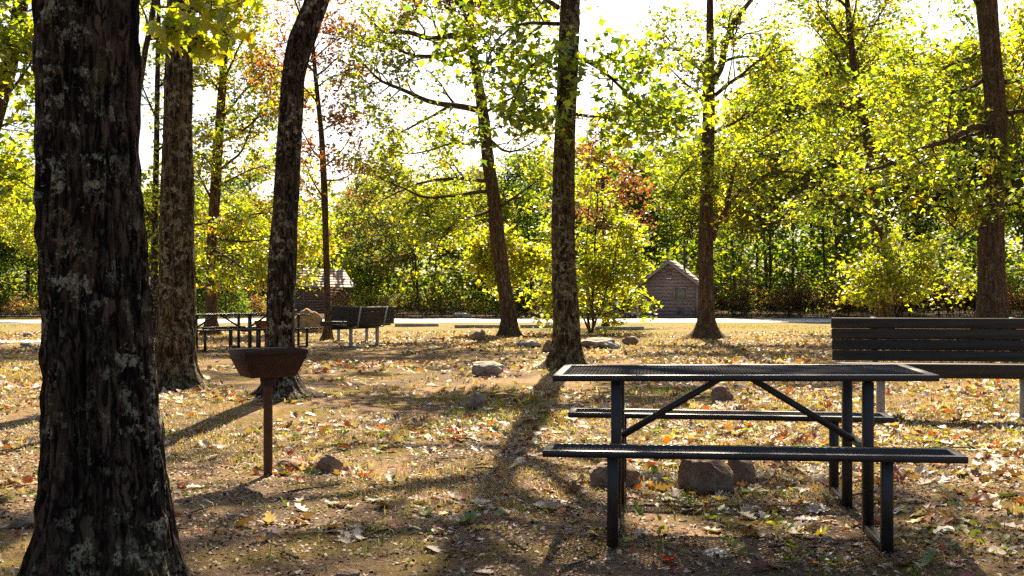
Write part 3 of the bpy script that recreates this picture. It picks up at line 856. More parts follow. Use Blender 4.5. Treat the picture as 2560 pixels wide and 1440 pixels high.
# --- maple spray hanging across the top of the furrowed trunk: a young maple of its own
T = Tree(24)
D = 9.6
q = at(300, 900, D)
stem = np.array([(q[0], D, gz(q[0], D)), at(310, 700, D), at(330, 400, D), at(352, 180, D), at(372, 60, D), at(395, -80, D), at(400, -250, D)])
T.limb(stem, .045, .02, kids=(1, 2), L=.4, maxl=1, t0=.9)
for pts in (((372, 60, 0), (440, 70, -.1), (500, 90, -.2), (570, 110, -.2)), ((365, 100, 0), (430, 95, .1), (480, 105, .1)), ((380, 20, 0), (460, 20, -.2), (530, 50, -.3), (590, 80, -.4)),
            ((385, -30, 0), (460, -30, .1), (540, 0, .1), (600, 30, .1)), ((368, 80, 0), (350, 20, .2), (360, -30, .3))):
    T.limb(LP(D, *pts), .012, kids=(5, 7), L=.20, maxl=2, sub=(2, 3), flat=.4)
finish(T, "maple_sapling", "young maple with large bright yellow green leaves across the furrowed trunk's top", None, stem[0], None, 'bark_mid',
       LS(2, .07, .125, 'maple', dict(ygreen=8, yellow=1), up=.5))

# --- the bright bushy maple left of the cabin
gx0, D = ground_at(1478, 832)
b0 = np.array((gx0, D, gz(gx0, D)))
T = Tree(25)
for (pts, r) in (((( 1474, 832, 0), (1468, 740, .1), (1466, 640, .2), (1470, 540, .2), (1480, 440, .3)), .05), (((1480, 832, 0), (1482, 740, -.1), (1488, 640, -.1), (1492, 540, -.2), (1490, 430, -.2)), .05),
                (((1478, 832, 0), (1510, 740, -.4), (1535, 650, -.6), (1550, 560, -.7)), .04), (((1476, 832, 0), (1440, 760, -.4), (1400, 690, -.6), (1370, 620, -.7)), .035)):
    T.limb(LP(D, *pts), r, kids=(7, 10), L=.95, maxl=2, t0=.3, sub=(3, 5))
for pts in (((1480, 800, 0), (1420, 770, -.6), (1350, 770, -.9), (1315, 770, -1.0)), ((1480, 800, 0), (1540, 770, -.6), (1575, 762, -.8), (1605, 772, -1.0)), ((1484, 740, 0), (1540, 700, -.8), (1590, 692, -1.1)),
            ((1470, 720, 0), (1400, 700, .4), (1340, 690, .6)), ((1488, 660, 0), (1540, 620, .4), (1580, 600, .6)), ((1468, 640, 0), (1410, 590, -.4), (1370, 560, -.6)), ((1484, 780, 0), (1530, 740, 1.0), (1565, 720, 1.3)),
            ((1490, 600, 0), (1540, 560, -.5), (1575, 590, -.8)), ((1480, 700, 0), (1500, 680, -1.0), (1530, 700, -1.4))):
    T.limb(LP(D, *pts), .022, kids=(7, 9), L=.65, maxl=2, sub=(3, 5))
finish(T, "maple_sapling", "bushy many stemmed young maple glowing yellow green left of the cabin", None, b0, None, 'bark_mid',
       LS(5, .18, .16, 'lobe', dict(ygreen=9, yellow=.8, green=1, orange=.06), clump=True))

# --- russet leaved tree behind it
D = 44.0
rows = [(792, 1506, 1522), (700, 1507, 1521), (600, 1506, 1518), (480, 1503, 1513), (380, 1500, 1508)]
base, ax, rad = axis_from_px(D, rows, 800, 8.2)
T = Tree(26)
for pts in (((1505, 500, 0), (1460, 450, -.5), (1420, 430, -.8)), ((1506, 540, 0), (1560, 500, .5), (1590, 450, .8)), ((1504, 460, 0), (1540, 400, -.4), (1560, 370, -.6)), ((1505, 560, 0), (1460, 530, .6), (1440, 510, .8)),
            ((1506, 580, 0), (1540, 560, -.5), (1570, 550, -.8)), ((1503, 430, 0), (1480, 380, .4), (1470, 350, .6))):
    T.limb(LP(D, *pts), .04, kids=(7, 9), L=1.1, **K)
finish(T, "oak_tree", "small russet leaved oak behind the bushy young maple", None, base,
       trunk_mesh(ax, rad, base, 32, 90, .006, 6, .2, .2, (), 141), 'bark_warm',
       LS(6, .22, .16, 'lobe', dict(redbrown=9, brown=1.5, ygreen=.5), clump=True))

# --- bright understorey bush before the pale trunk at right
D = 34.0
T = Tree(27)
b0 = np.array((at(2220, 800, D)[0], D, 0)); b0[2] = gz(b0[0], D)
for pts in (((2230, 800, 0), (2240, 740, 0), (2235, 680, .1), (2220, 610, .2)), ((2235, 790, 0), (2265, 730, -.3), (2300, 680, -.5)), ((2225, 790, 0), (2190, 720, -.4), (2150, 660, -.6)), ((2240, 760, 0), (2300, 700, .4), (2380, 690, .7), (2440, 690, .8)),
            ((2230, 740, 0), (2200, 690, .5), (2140, 690, .7)), ((2238, 700, 0), (2270, 640, -.4), (2330, 640, -.5)), ((2235, 730, 0), (2210, 700, -.8), (2180, 740, -1.1))):
    T.limb(LP(D, *pts), .022, kids=(9, 12), L=.85, maxl=2, sub=(3, 5))
finish(T, "maple_sapling", "bright green bushy sapling in front of the pale trunk at right", None, b0, None, 'bark_mid',
       LS(5, .18, .15, 'lobe', dict(ygreen=8, green=1, yellow=.6), clump=True))

# ------------------------------------------------------------------ the wood behind the road
def far_tree(seed, h, spread, weights, trunk_r, low, per, size, nl=12, fork=False):
    T = Tree(seed); rng = T.rng
    lean = rng.normal(0, .35, 2)
    zs = np.linspace(-.1, h * .92, 9)
    ax = np.stack([lean[0] * (zs / h) ** 1.5 + .12 * np.sin(zs * .9 + seed), lean[1] * (zs / h) ** 1.5 + .1 * np.cos(zs * .8), zs], 1)
    rad = trunk_r * (1 - .75 * np.linspace(0, 1, 9))
    T.crown(ax, low * h, h * .9, nl, spread, trunk_r * .42, 2, kids=(3, 5), up=.09, rise=.25)
    tm = trunk_mesh(ax, rad, np.zeros(3), 14, 40, .012, 5, .3, .3, (), seed)
    mb = MB()
    for p, r, s_ in T.tubes:
        if r[0] > .015: tube(mb, p, r, 4)
    br = mb.mesh("branches", True)
    mb = MB()
    leaves(mb, np.array(T.anch), per, .34, size, 'rhomb', weights, rng, up=.7, clump=True, flat=.7)
    return tm, br, mb.mesh("crown")

FAR = [
    ("ygreen", far_tree(201, 11, 3.2, dict(ygreen=4, green=3, yellow=.6), .17, .40, 12, .25), "yellow green"),
    ("green", far_tree(202, 11.5, 3.4, dict(green=4, dgreen=2, olive=2), .20, .40, 12, .25), "mid green"),
    ("dgreen", far_tree(203, 10.5, 3.2, dict(dgreen=5, green=2), .18, .34, 12, .25), "dark green"),
    ("olive", far_tree(204, 10, 3.0, dict(olive=5, brown=1.2, green=1.5, redbrown=.4), .15, .36, 10, .24), "olive and brown"),
    ("yellow", far_tree(205, 12, 3.4, dict(ygreen=4, yellow=2, green=1, orange=.25), .18, .44, 12, .25), "golden green"),
]
def far_protos():
    out = []
    for nm, (tm, br, cr), word in FAR:
        tm.materials.append(M['bark_grey' if nm == 'olive' else 'bark_mid']); br.materials.append(M['bark_mid']); cr.materials.append(M['leaf_far'])
        out.append((tm, br, cr, word))
    return out
FP = far_protos()
prng = np.random.default_rng(5)
def zone(px):
    for lim, s in ((110, "left of the thick foreground trunk"), (400, "hidden behind the left foreground trunks"), (690, "behind the far picnic tables"), (860, "behind the small plank shed"), (1040, "right of the small plank shed"),
                   (1240, "behind the far flat boulder"), (1420, "behind the middle straight trunk"), (1600, "behind the bushy young maple"), (1790, "behind the gabled cabin"), (1960, "right of the gabled cabin"),
                   (2120, "left of the pale trunk"), (2400, "between the pale trunk and the large oak"), (9999, "at the right edge")):
        if px < lim: return s
def place_far(k, px, D, sc_h, row, wd=None):
    tm, br, cr, word = FP[k]
    x = (px - CX) / FPX * D
    root = empty("woodland_tree", (x, D, gz(x, D)), prng.uniform(0, 6.28))
    s = sc_h; ws = (wd or sc_h) * prng.uniform(.9, 1.1)
    root.scale = (ws, ws, s)
    link("trunk", tm, None, root); link("branches", br, None, root)
    tag(link("crown", cr, None, root), kind="stuff")
    size = "tall" if sc_h > 1.3 else "short" if sc_h < .85 else "mid height"
    rw = ("front", "second", "deep")[row]
    tag(root, f"{size} {word} tree, {rw} row, {zone(px)}", "tree", "woodland trees beyond the road")
# front rows (px, distance, kind, height scale)
def skyline(px):
    """how tall the wood stands, in metres, along the picture"""
    return float(np.interp(px, [-200, 60, 330, 480, 620, 800, 900, 1150, 1350, 1480, 1600, 1720, 1800, 1900, 2050, 2200, 2350, 2500, 2750],
                           [8.5, 8.5, 8.0, 9.5, 9.5, 9.5, 10.2, 10.6, 10.8, 10.6, 11, 11, 13, 15, 17, 16.5, 16, 15.5, 16]))
for row, (D0, stepm, hmul) in enumerate(((70, 2.6, .86), (77, 2.6, .98), (87, 2.6, 1.08))):
    x = -40.0 - row * 1.3
    while x < 44:
        D = D0 + prng.uniform(-2.0, 2.5)
        px = CX + x / D * FPX
        cabin = (1590 < px < 1830 and D < 73.5) or (655 < px < 925 and D < 90)
        if not cabin and -160 < px < 2720:
            right = px > 1850
            ks = [0, 4, 0, 1, 4, 2] if right or px < 400 else [1, 2, 0, 3, 2, 1, 3]
            if row == 2: ks = [2, 1, 0] if not right else [1, 0, 4]
            h = skyline(px) * hmul * prng.uniform(.85, 1.1)
            place_far(int(prng.choice(ks)), px, D, h / 11.0, row, min(1.15, 1.05 * h / 11))
        x += stepm * prng.uniform(.7, 1.3) * (1.55 if px > 1820 else 1.15)
# nearer trees: left edge and right side, this side of the road bend
for (px, D, k, h) in ((-40, 52, 0, 8.0), (55, 60, 4, 8.2), (120, 56, 0, 7), (-90, 46, 4, 8.5), (2020, 66, 1, 16), (2115, 67, 4, 17), (2330, 66, 0, 16), (2400, 69, 1, 17), (2590, 62, 4, 16), (1935, 68, 4, 14), (2545, 70, 1, 16), (2560, 78, 2, 16), (10, 70, 1, 9), (80, 74, 2, 9)):
    place_far(k, px, D, h / 11, 0, min(1.2, h / 11))

# the depth of the wood, one mass
def far_wood():
    rng = np.random.default_rng(77); mb = MB(); mt = MB()
    for _ in range(230):
        D = rng.uniform(92, 140); px = rng.uniform(-200, 2760); x = (px - CX) / FPX * D
        h = skyline(px) * rng.uniform(.85, 1.05) * (D / 90) ** .3
        z0 = gz(x, D); r = rng.uniform(.1, .22)
        tube(mt, [(x, D, z0 - .2), (x + rng.normal(0, .3), D, z0 + h * .5), (x + rng.normal(0, .5), D, z0 + h * .9)], [r, r * .7, r * .3], 6)
        n = 56
        A = np.stack([x + rng.normal(0, 1.9, n), D + rng.normal(0, 1.6, n), z0 + h * rng.uniform(.0, 1.0, n) ** .85], 1)
        wts = [dict(dgreen=3, green=2), dict(green=2, ygreen=2), dict(olive=2, green=1)][rng.integers(0, 3)]
        leaves(mb, A, 9, .55, .62, 'rhomb', wts, rng, clump=True)
    for _ in range(260):
        D = rng.uniform(93, 118); px = rng.uniform(-200, 2760); x = (px - CX) / FPX * D; z0 = gz(x, D); n = 16
        A = np.stack([x + rng.normal(0, 1.3, n), D + rng.normal(0, 1.0, n), z0 + rng.uniform(0, 3.2, n)], 1)
        leaves(mb, A, 9, .4, .5, 'rhomb', dict(dgreen=2, brown=1, olive=2), rng, clump=True)
    a = tag(link("far_wood", mb.mesh("far_wood"), M['leaf_far']), "dim mass of woodland foliage far behind the road", "woodland", kind="stuff")
    tag(link("trunks", mt.mesh("far_trunks", True), M['bark_mid'], a), kind="stuff")
far_wood()

# undergrowth along the edge of the wood
def shrub_meshes(seed, weights, h, wid, n, per=5, size=.17):
    T = Tree(seed); rng = T.rng
    for _ in range(n):
        a = rng.uniform(0, 6.28); r = rng.uniform(0, wid * .35)
        T.grow((math.cos(a) * r, math.sin(a) * r, -.05), (math.cos(a) * .45, math.sin(a) * .45, 1), h * rng.uniform(.55, 1.0), .022, 0, 1, .05, .16, (4, 7))
    mb = MB()
    for p, r, s_ in T.tubes: tube(mb, p, r, 4)
    st = mb.mesh("stems"); st.materials.append(M['bark_mid'])
    mb = MB(); leaves(mb, np.array(T.anch), per, .14, size, 'rhomb', weights, rng, clump=True)
    lf = mb.mesh("foliage"); lf.materials.append(M['leaf_far'])
    return st, lf
SH = [(shrub_meshes(301, dict(brown=5, redbrown=2, olive=1.5), 2.0, 2.4, 14), "brown leaved"), (shrub_meshes(302, dict(brown=3, olive=3, yellow=.7), 1.6, 2.2, 13), "tan and olive"),
      (shrub_meshes(303, dict(redbrown=4, orange=1.2, brown=2, yellow=.6), 2.1, 2.2, 14), "russet"), (shrub_meshes(304, dict(green=4, ygreen=3), 2.2, 2.4, 14, 5, .2), "leafy green")]
x = -39.0
while x < 40:
    D = 67 + prng.uniform(-1.0, 2.0)
    px = CX + x / D * FPX
    if not (1585 < px < 1800) and -80 < px < 2640 and not (700 < px < 880):
        right = px > 1800
        k = int(prng.choice([0, 1, 2, 0, 3] if right else [0, 1, 1, 3, 3, 0]))
        (st, lf), word = SH[k]
        o = empty("shrub", (x, D, gz(x, D)), prng.uniform(0, 6.28))
        s = prng.uniform(.75, 1.2) * (1.05 if right else .75); o.scale = (s, s, s)
        link("stems", st, None, o); tag(link("foliage", lf, None, o), kind="stuff")
        tag(o, f"{word} shrub in the undergrowth {zone(px)}", "shrub", "undergrowth shrubs along the wood edge")
    x += prng.uniform(.8, 1.5)

# the rounded cedar behind the far picnic tables
def cedar(px, D, h, r, label):
    rng = np.random.default_rng(int(px)); mb = MB()
    n = 900; t = rng.random(n) ** .7
    rr = r * (1 - t) ** .6 * (.55 + .45 * rng.random(n)) ; a = rng.uniform(0, 6.28, n)
    A = np.stack([rr * np.cos(a), rr * np.sin(a), .05 + t * h], 1)
    leaves(mb, A, 7, .13, .16, 'small', dict(dgreen=3, green=2, olive=1), rng, up=.2)
    x = (px - CX) / FPX * D
    o = empty("cedar_bush", (x, D, gz(x, D)))
    mt = MB(); tube(mt, [(0, 0, -.1), (0, 0, h * .8)], [.06, .02], 6)
    link("trunk", mt.mesh("trunk"), M['bark_mid'], o); tag(link("crown", mb.mesh("crown"), M['leaf_far'], o), kind="stuff")
    tag(o, label, "bush", "young cedars behind the far picnic tables")
cedar(565, 62, 2.6, 1.5, "rounded young cedar right of the orange tree's trunk")
cedar(495, 60, 2.3, 1.2, "young cedar left of the orange tree's trunk")

# ------------------------------------------------------------------ cabins
def quadprism(name, poly, y0, y1, mat, parent):
    """poly in (x,z) extruded from y0 to y1"""
    mb = MB(); n = len(poly)
    V = [(x, y0, z) for x, z in poly] + [(x, y1, z) for x, z in poly]
    mb.add(V, [list(range(n))]); mb.f.setdefault(n, []).append(np.array([list(range(n, 2 * n))[::-1]]))
    mb.f.setdefault(4, []).append(np.array([(k, n + k, n + (k + 1) % n, (k + 1) % n) for k in range(n)]))
    return link(name, mb.mesh(name), mat, parent)
def boxo(name, c, size, mat, parent, bev=0, rot=None):
    mb = MB(); mb.box(c, size, rot); me = mb.mesh(name)
    if bev: bevel(me, bev)
    return link(name, me, mat, parent)

def shingle_mat():
    m, nt, b = new_mat("roof_shingle"); g = N(nt)
    c = g.ramp(g.noise(g.coord((6, 4, 6)), 3, 4, .7), [(.3, (.25, .18, .15)), (.7, (.36, .27, .23))])
    g.l(c, b.inputs["Base Color"]); b.inputs["Roughness"].default_value = .8
    return m
M['shingle'] = shingle_mat()
M['shutter'] = metal_paint("shutter_board", (.16, .15, .10), .7, 0, None, 6, .2)
M['pipe'] = metal_paint("stove_pipe", (.02, .02, .024), .5)
M['dark'] = metal_paint("vent_dark", (.03, .026, .026), .8)
M['white'] = metal_paint("white_paint", (.72, .72, .70), .5)
M['blue'] = metal_paint("sign_blue", (.05, .16, .42), .5)

def cabin(name, px, py, D, rz, label, front_details=True):
    W, Ld, eh, ph = 3.3, 4.0, 2.12, 3.36
    x = (px - CX) / FPX * D
    root = empty(name, (x, D, gz(x, D) - .02), rz)
    tag(root, label, "cabin", "plank cabins by the road")
    hw = W / 2
    # core behind the boards
    core = quadprism("wall", [(-hw + .03, 0), (hw - .03, 0), (hw - .03, eh - .05), (0, ph - .1), (-hw + .03, eh - .05)], .03, Ld - .03, M['cabin_wood'], root)
    bh = .215; k = 0
    z = 0.0
    while z < ph - .15:
        z1 = min(z + bh, ph - .06)
        def hx(zz): return hw if zz <= eh else hw * (ph - zz) / (ph - eh)
        for yy, sgn in ((0, -1), (Ld, 1)):
            a, b_ = hx(z), max(.02, hx(z1))
            mb = MB(); o = .05
            y_in = yy - sgn * .028
            V = [(-a, y_in, z), (a, y_in, z), (b_, y_in, z1), (-b_, y_in, z1), (-a, yy + sgn * o, z), (a, yy + sgn * o, z), (b_, yy + sgn * .008, z1), (-b_, yy + sgn * .008, z1)]
            mb.add(V, [(0, 1, 2, 3), (4, 7, 6, 5), (0, 4, 5, 1), (2, 6, 7, 3), (0, 3, 7, 4), (1, 5, 6, 2)])
            link("board", mb.mesh("board"), M['cabin_wood'], root)
        if z1 <= eh + .03:
            for sx in (-1, 1):
                mb = MB()
                V = [(sx * (hw - .026), .002, z), (sx * (hw - .026), Ld - .002, z), (sx * (hw - .026), Ld - .002, z1), (sx * (hw - .026), .002, z1),
                     (sx * (hw + .05), .002, z), (sx * (hw + .05), Ld - .002, z), (sx * (hw + .008), Ld - .002, z1), (sx * (hw + .008), .002, z1)]
                mb.add(V, [(0, 1, 2, 3), (4, 7, 6, 5), (0, 4, 5, 1), (2, 6, 7, 3), (0, 3, 7, 4), (1, 5, 6, 2)])
                link("board", mb.mesh("board"), M['cabin_side'], root)
        z = z1
    for sx in (-1, 1):
        for yy in (-.02, Ld + .02):
            boxo("corner_board", (sx * (hw + .01), yy, eh / 2), (.12, .12, eh), M['trim'], root)
    # roof
    ov = .32; th = .07
    sl = (ph - eh) / hw
    rf = empty("roof", (0, 0, 0)); rf.parent = root
    for sx in (-1, 1):
        e = hw + ov
        poly = [(0, ph + .06), (sx * e, ph + .06 - sl * e), (sx * e, ph + .06 - sl * e + th), (0, ph + .06 + th)]
        quadprism("roof_slope", poly if sx > 0 else poly[::-1], -.38, Ld + .38, M['shingle'], rf)
        for c in range(7):
            f0 = c / 7; xa = sx * e * (1 - f0); zz = ph + .06 + th - sl * e * (1 - f0)
            xb = sx * e * (1 - f0 - 1 / 7); zb = ph + .06 + th - sl * e * (1 - f0 - 1 / 7)
            poly = [(xa, zz + .002), (xa, zz + .03), (xb, zb + .008), (xb, zb + .002)]
            quadprism("shingle_course", poly, -.40, Ld + .40, M['shingle'], rf)
        for yy in (-.41, Ld + .41):
            poly = [(0, ph + .10), (0, ph - .06), (sx * e, ph - .06 - sl * e), (sx * e, ph + .10 - sl * e)]
            quadprism("fascia", poly, yy - .02, yy + .02, M['trim'], rf)
    mbp = MB(); tube(mbp, [(hw * .42, Ld * .45, ph - sl * hw * .45), (hw * .42, Ld * .45, ph + 1.0)], [.075, .075], 12, True); tube(mbp, [(hw * .42, Ld * .45, ph + 1.0), (hw * .42, Ld * .45, ph + 1.06)], [.11, .11], 12, True)
    link("stove_pipe", mbp.mesh("stove_pipe"), M['pipe'], rf)
    # gable vent, boarded window, low vent
    v = boxo("gable_vent", (0, -.05, 2.72), (.46, .06, .46), M['trim'], root)
    for q in range(5): boxo("louver", (0, -.09, 2.56 + q * .08), (.34, .02, .035), M['dark'], v, rot=Matrix.Rotation(R(-30), 4, 'X'))
    lt = boxo("gable_lamp", (0, -.10, 2.40), (.05, .08, .05), M['white'], root); boxo("lamp_head", (.09, -.12, 2.40), (.09, .1, .07), M['white'], lt); boxo("lamp_head", (-.09, -.12, 2.40), (.09, .1, .07), M['white'], lt)
    wn_ = empty("window", (.68, 0, 1.48)); wn_.parent = root
    boxo("shutter", (0, -.045, 0), (.66, .03, .66), M['shutter'], wn_)
    for (cx_, cz_, sx_, sz_) in ((-.37, 0, .09, .82), (.37, 0, .09, .82), (0, .37, .65, .08), (0, -.37, .65, .08)):
        boxo("frame", (cx_, -.065, cz_), (sx_, .06, sz_), M['trim'], wn_)
    v2 = boxo("low_vent", (.70, -.05, .50), (.42, .05, .50), M['trim'], root)
    for q in range(4): boxo("louver", (.70, -.08, .34 + q * .1), (.32, .02, .05), M['dark'], v2, rot=Matrix.Rotation(R(-30), 4, 'X'))
    # door side
    boxo("notice", (hw + .05, Ld * .42, 1.75), (.03, .22, .40), M['white'], root)
    return root
cabin("cabin", 1673, 797, 64.0, R(-16), "weathered plank cabin with gabled front, boarded window and stove pipe")
cabin("cabin", 736, 790, 84.0, R(-52), "small plank shed with broad tan roof behind the facing benches")

# ------------------------------------------------------------------ picnic tables
def frame_mesh(L, Wd, rail, hgt):
    mb = MB()
    o = [(-L / 2, -Wd / 2), (L / 2, -Wd / 2), (L / 2, Wd / 2), (-L / 2, Wd / 2)]
    i_ = [(-L / 2 + rail, -Wd / 2 + rail), (L / 2 - rail, -Wd / 2 + rail), (L / 2 - rail, Wd / 2 - rail), (-L / 2 + rail, Wd / 2 - rail)]
    V = [(x, y, z) for pts in (o, i_) for (x, y) in pts for z in (0, -hgt)]
    F = []
    for k in range(4):
        n = (k + 1) % 4
        F += [(2 * k, 2 * n, 8 + 2 * n, 8 + 2 * k), (2 * k, 2 * k + 1, 2 * n + 1, 2 * n), (8 + 2 * k, 8 + 2 * n, 9 + 2 * n, 9 + 2 * k), (2 * k + 1, 9 + 2 * k, 9 + 2 * n, 2 * n + 1)]
    mb.add(V, F)
    return bevel(mb.mesh("frame"), .004, 2)
def lattice_mesh(L, Wd, cw=.036, ch=.017, st=.0045, thk=.004):
    """expanded metal: zigzag strands"""
    mb = MB()
    nx_ = int(L / cw); ny_ = int(Wd / ch)
    cw = L / nx_; ch = Wd / ny_
    V = []; F = []
    for r in range(ny_ + 1):
        y0 = -Wd / 2 + r * ch
        xs = -L / 2 + np.arange(2 * nx_ + 1) * cw / 2
        ys = y0 + np.where((np.arange(2 * nx_ + 1) + r) % 2 == 0, -ch * .44, ch * .44)
        ys = np.clip(ys, -Wd / 2, Wd / 2)
        n = len(xs)
        tilt = .003
        P = np.concatenate([np.stack([xs, ys - st / 2, np.full(n, tilt)], 1), np.stack([xs, ys + st / 2, np.full(n, -tilt)], 1),
                            np.stack([xs, ys + st / 2, np.full(n, -tilt - thk)], 1), np.stack([xs, ys - st / 2, np.full(n, tilt - thk)], 1)])
        k = np.arange(n - 1)
        f = np.concatenate([np.stack([a * n + k, a * n + k + 1, b * n + k + 1, b * n + k], 1) for a, b in ((0, 1), (1, 2), (2, 3), (3, 0))])
        mb.add(P, f)
    return mb.mesh("mesh_panel")
FR_T, FR_S = frame_mesh(1.83, .73, .045, .030), frame_mesh(1.83, .25, .040, .030)
LT_T, LT_S = lattice_mesh(1.745, .645), lattice_mesh(1.755, .175, .036, .017)
def picnic_table(loc, rz, tilt, label, seats=((0, 0), (0, 0)), top=(0, 0)):
    root = empty("picnic_table", loc, rz); root.rotation_euler = (tilt[0], tilt[1], rz)
    tag(root, label, "picnic table", "black metal picnic tables")
    mt = M['table_metal']; SO, WS = .83, .25; LX = .604; yb = SO - WS / 2; yt = .281
    t = empty("tabletop", (0, 0, .762)); t.parent = root; t.rotation_euler = (top[0], top[1], 0)
    link("top_frame", FR_T, mt, t)
    l = link("mesh_panel", LT_T, M['table_mesh'], t); l.location = (0, 0, -.010)
    for x_ in (-LX, 0, LX):
        boxo("support_strap", (x_, 0, -.022), (.055, .64, .010), mt, t)
    for s, tl in ((-1, seats[0]), (1, seats[1])):
        b = empty("seat", (0, s * yb, .457)); b.parent = root; b.rotation_euler = (tl[0], tl[1], 0)
        link("seat_frame", FR_S, mt, b)
        l = link("mesh_panel", LT_S, M['table_mesh'], b); l.location = (0, 0, -.008)
        for x_ in (-LX, 0, LX):
            boxo("support_strap", (x_, 0, -.0185), (.05, .165, .009), mt, b)
    for sx in (-1, 1):
        for s in (-1, 1):
            boxo("leg", (sx * LX, s * yb, .2135), (.05, .05, .427), mt, root, .006)
            boxo("leg", (sx * LX, s * yt, .366), (.05, .05, .732), mt, root, .006)
            boxo("floor_bar", (sx * LX, s * (yb + yt) / 2, .026), (.044, yb - yt - .051, .044), mt, root, .006)
        boxo("crossbar", (sx * LX, 0, .40), (.036, 2 * yt - .051, .036), mt, root, .004)
        mb = MB(); mb.bar((sx * .05, 0, .735), (sx * (LX - .02), 0, .41), .034, .034, (0, 1, 0)); link("brace", bevel(mb.mesh("brace"), .005), mt, root)
    return root
tx, ty = 1.1536, 5.485
picnic_table((tx, ty, gz(tx, ty) * 0 - .002), -.134, (0, -.0), "black steel mesh picnic table in the right foreground", top=(0, -.012), seats=((0, -.006), (0, 0)))
x1, d1 = at(545, 0, 22.6)[0], 22.6
picnic_table((x1, d1, gz(x1, d1)), R(40), (0, 0), "nearer of the two black picnic tables between the left trunks")
x1, d1 = at(672, 0, 24.4)[0], 24.4
picnic_table((x1, d1, gz(x1, d1)), R(38), (0, 0), "farther of the two black picnic tables, half hidden by the leaning trunk")

# ------------------------------------------------------------------ benches
def bench(loc, rz, L, lx, label, ):
    root = empty("park_bench", loc, rz)
    tag(root, label, "bench", "dark slatted benches with steel legs")
    bw = .097; gap = .0025
    for k in range(4):
        z = .565 + k * (bw + gap)
        y = .235 + (z - .53) * .20
        mb = MB(); mb.box((0, 0, 0), (L, .04, bw)); me = bevel(mb.mesh("slat"), .009)
        o = link("back_slat", me, M['bench_wood'], root); o.location = (0, y, z); o.rotation_euler = (R(-11), 0, 0)
    for k, y in enumerate((-.16, -.035, .09)):
        mb = MB(); mb.box((0, 0, 0), (L, .118, .04)); me = bevel(mb.mesh("seat_board"), .005)
        o = link("seat_board", me, M['bench_wood'], root); o.location = (0, y, .505 - .006 * k)
    mb = MB(); mb.box((0, 0, 0), (L, .038, .125)); o = link("front_board", bevel(mb.mesh("front_board"), .005), M['bench_wood'], root); o.location = (0, -.24, .463)
    for sx in (-1, 1):
        boxo("leg", (sx * lx, .03, .222), (.07, .06, .444), M['steel'], root, .006)
        boxo("foot", (sx * lx, .03, .02), (.065, .52, .045), M['steel'], root, .006)
        boxo("seat_bracket", (sx * lx, .0, .460), (.055, .40, .030), M['steel'], root, .003)
        mb = MB(); mb.bar((sx * lx, .232, .46), (sx * lx, .345, .92), .05, .012, (0, 1, 0)); link("back_strap", mb.mesh("back_strap"), M['steel'], root)
    return root
bx_, bd_ = at(2382, 0, 9.55)[0], 9.55
bench((bx_, bd_, gz(bx_, bd_) - .01), R(-7), 2.02, .62, "long dark slatted bench facing the camera at the right edge")
bx_, bd_ = at(905, 0, 24.0)[0], 24.2
bench((bx_, bd_, gz(bx_, bd_)), R(233), 1.5, .42, "dark slatted bench seen from behind with two metal back straps")
bx_, bd_ = at(880, 0, 27.6)[0], 27.6
bench((bx_, bd_, gz(bx_, bd_)), R(-22), 1.6, .42, "dark slatted bench facing the camera just behind the bench seen from behind")

# ------------------------------------------------------------------ grills
def grill(loc, rz, label, mat_box, mat_post, h=.60, flip=False):
    root = empty("pedestal_grill", loc, rz)
    tag(root, label, "grill", "pedestal charcoal grills")
    mb = MB(); tube(mb, [(0, 0, -.1), (0, 0, h - .04)], [.029, .029], 20); link("post", mb.mesh("post", True), mat_post, root)
    mb = MB(); tube(mb, [(0, 0, h - .055), (0, 0, h), (0, 0, h + .004)], [.047, .052, .052], 20, True); link("socket", mb.mesh("socket", True), mat_box, root)
    # firebox: flared sheet-steel tub with inner wall
    lv = [(0.0, .145, .105), (.05, .172, .122), (.11, .196, .138), (.112, .204, .146), (.175, .208, .150)]
    mb = MB()
    def ring(a, b, z): return [(-a, -b, z), (a, -b, z), (a, b, z), (-a, b, z)]
    outer = [ring(a, b, h + .004 + z) for z, a, b in lv]
    inner = [ring(a - .006, b - .006, h + .004 + max(z, .006)) for z, a, b in lv][::-1]
    rings = outer + inner
    V = [p for r in rings for p in r]; F = []
    for k in range(len(rings) - 1):
        for q in range(4):
            F.append((k * 4 + q, k * 4 + (q + 1) % 4, (k + 1) * 4 + (q + 1) % 4, (k + 1) * 4 + q))
    F.append((3, 2, 1, 0)); n = len(rings) * 4; F.append((n - 4, n - 3, n - 2, n - 1))
    mb.add(V, F); me = mb.mesh("firebox"); link("firebox", bevel(me, .003), mat_box, root)
    # arched hood strip at the back, rim band along the front
    mb = MB(); P = []
    for k in range(13):
        t = -1 + k / 6; P.append((t * .208, -.153, h + .179 + .012 * (1 - t * t)))
    P = np.array(P); lo = P.copy(); lo[:, 2] = h + .150
    for off in (0, -.005): pass
    V = np.concatenate([P, lo, P - (0, .005, 0), lo - (0, .005, 0)]); n = 13; F = []
    for k in range(12):
        F += [(k, k + 1, n + k + 1, n + k), (2 * n + k, 3 * n + k, 3 * n + k + 1, 2 * n + k + 1), (k, 2 * n + k, 2 * n + k + 1, k + 1), (n + k, n + k + 1, 3 * n + k + 1, 3 * n + k)]
    mb.add(V, F); link("rim_band", mb.mesh("rim_band"), mat_box, root)
    mb = MB()
    for k in range(13):
        y = -.126 + k * .021
        tube(mb, [(-.19, y, h + .14), (.19, y, h + .14)], [.006, .006], 6, True)
    link("grate", mb.mesh("grate"), mat_box, root)
    return root
gx_, gd_ = ground_at(670, 1176)
grill((gx_, gd_, gz(gx_, gd_)), R(34), "dark rusty pedestal grill on a brown pipe post", M['rust_dark'], M['rust_post'], .635)
gx_, gd_ = ground_at(664, 864)
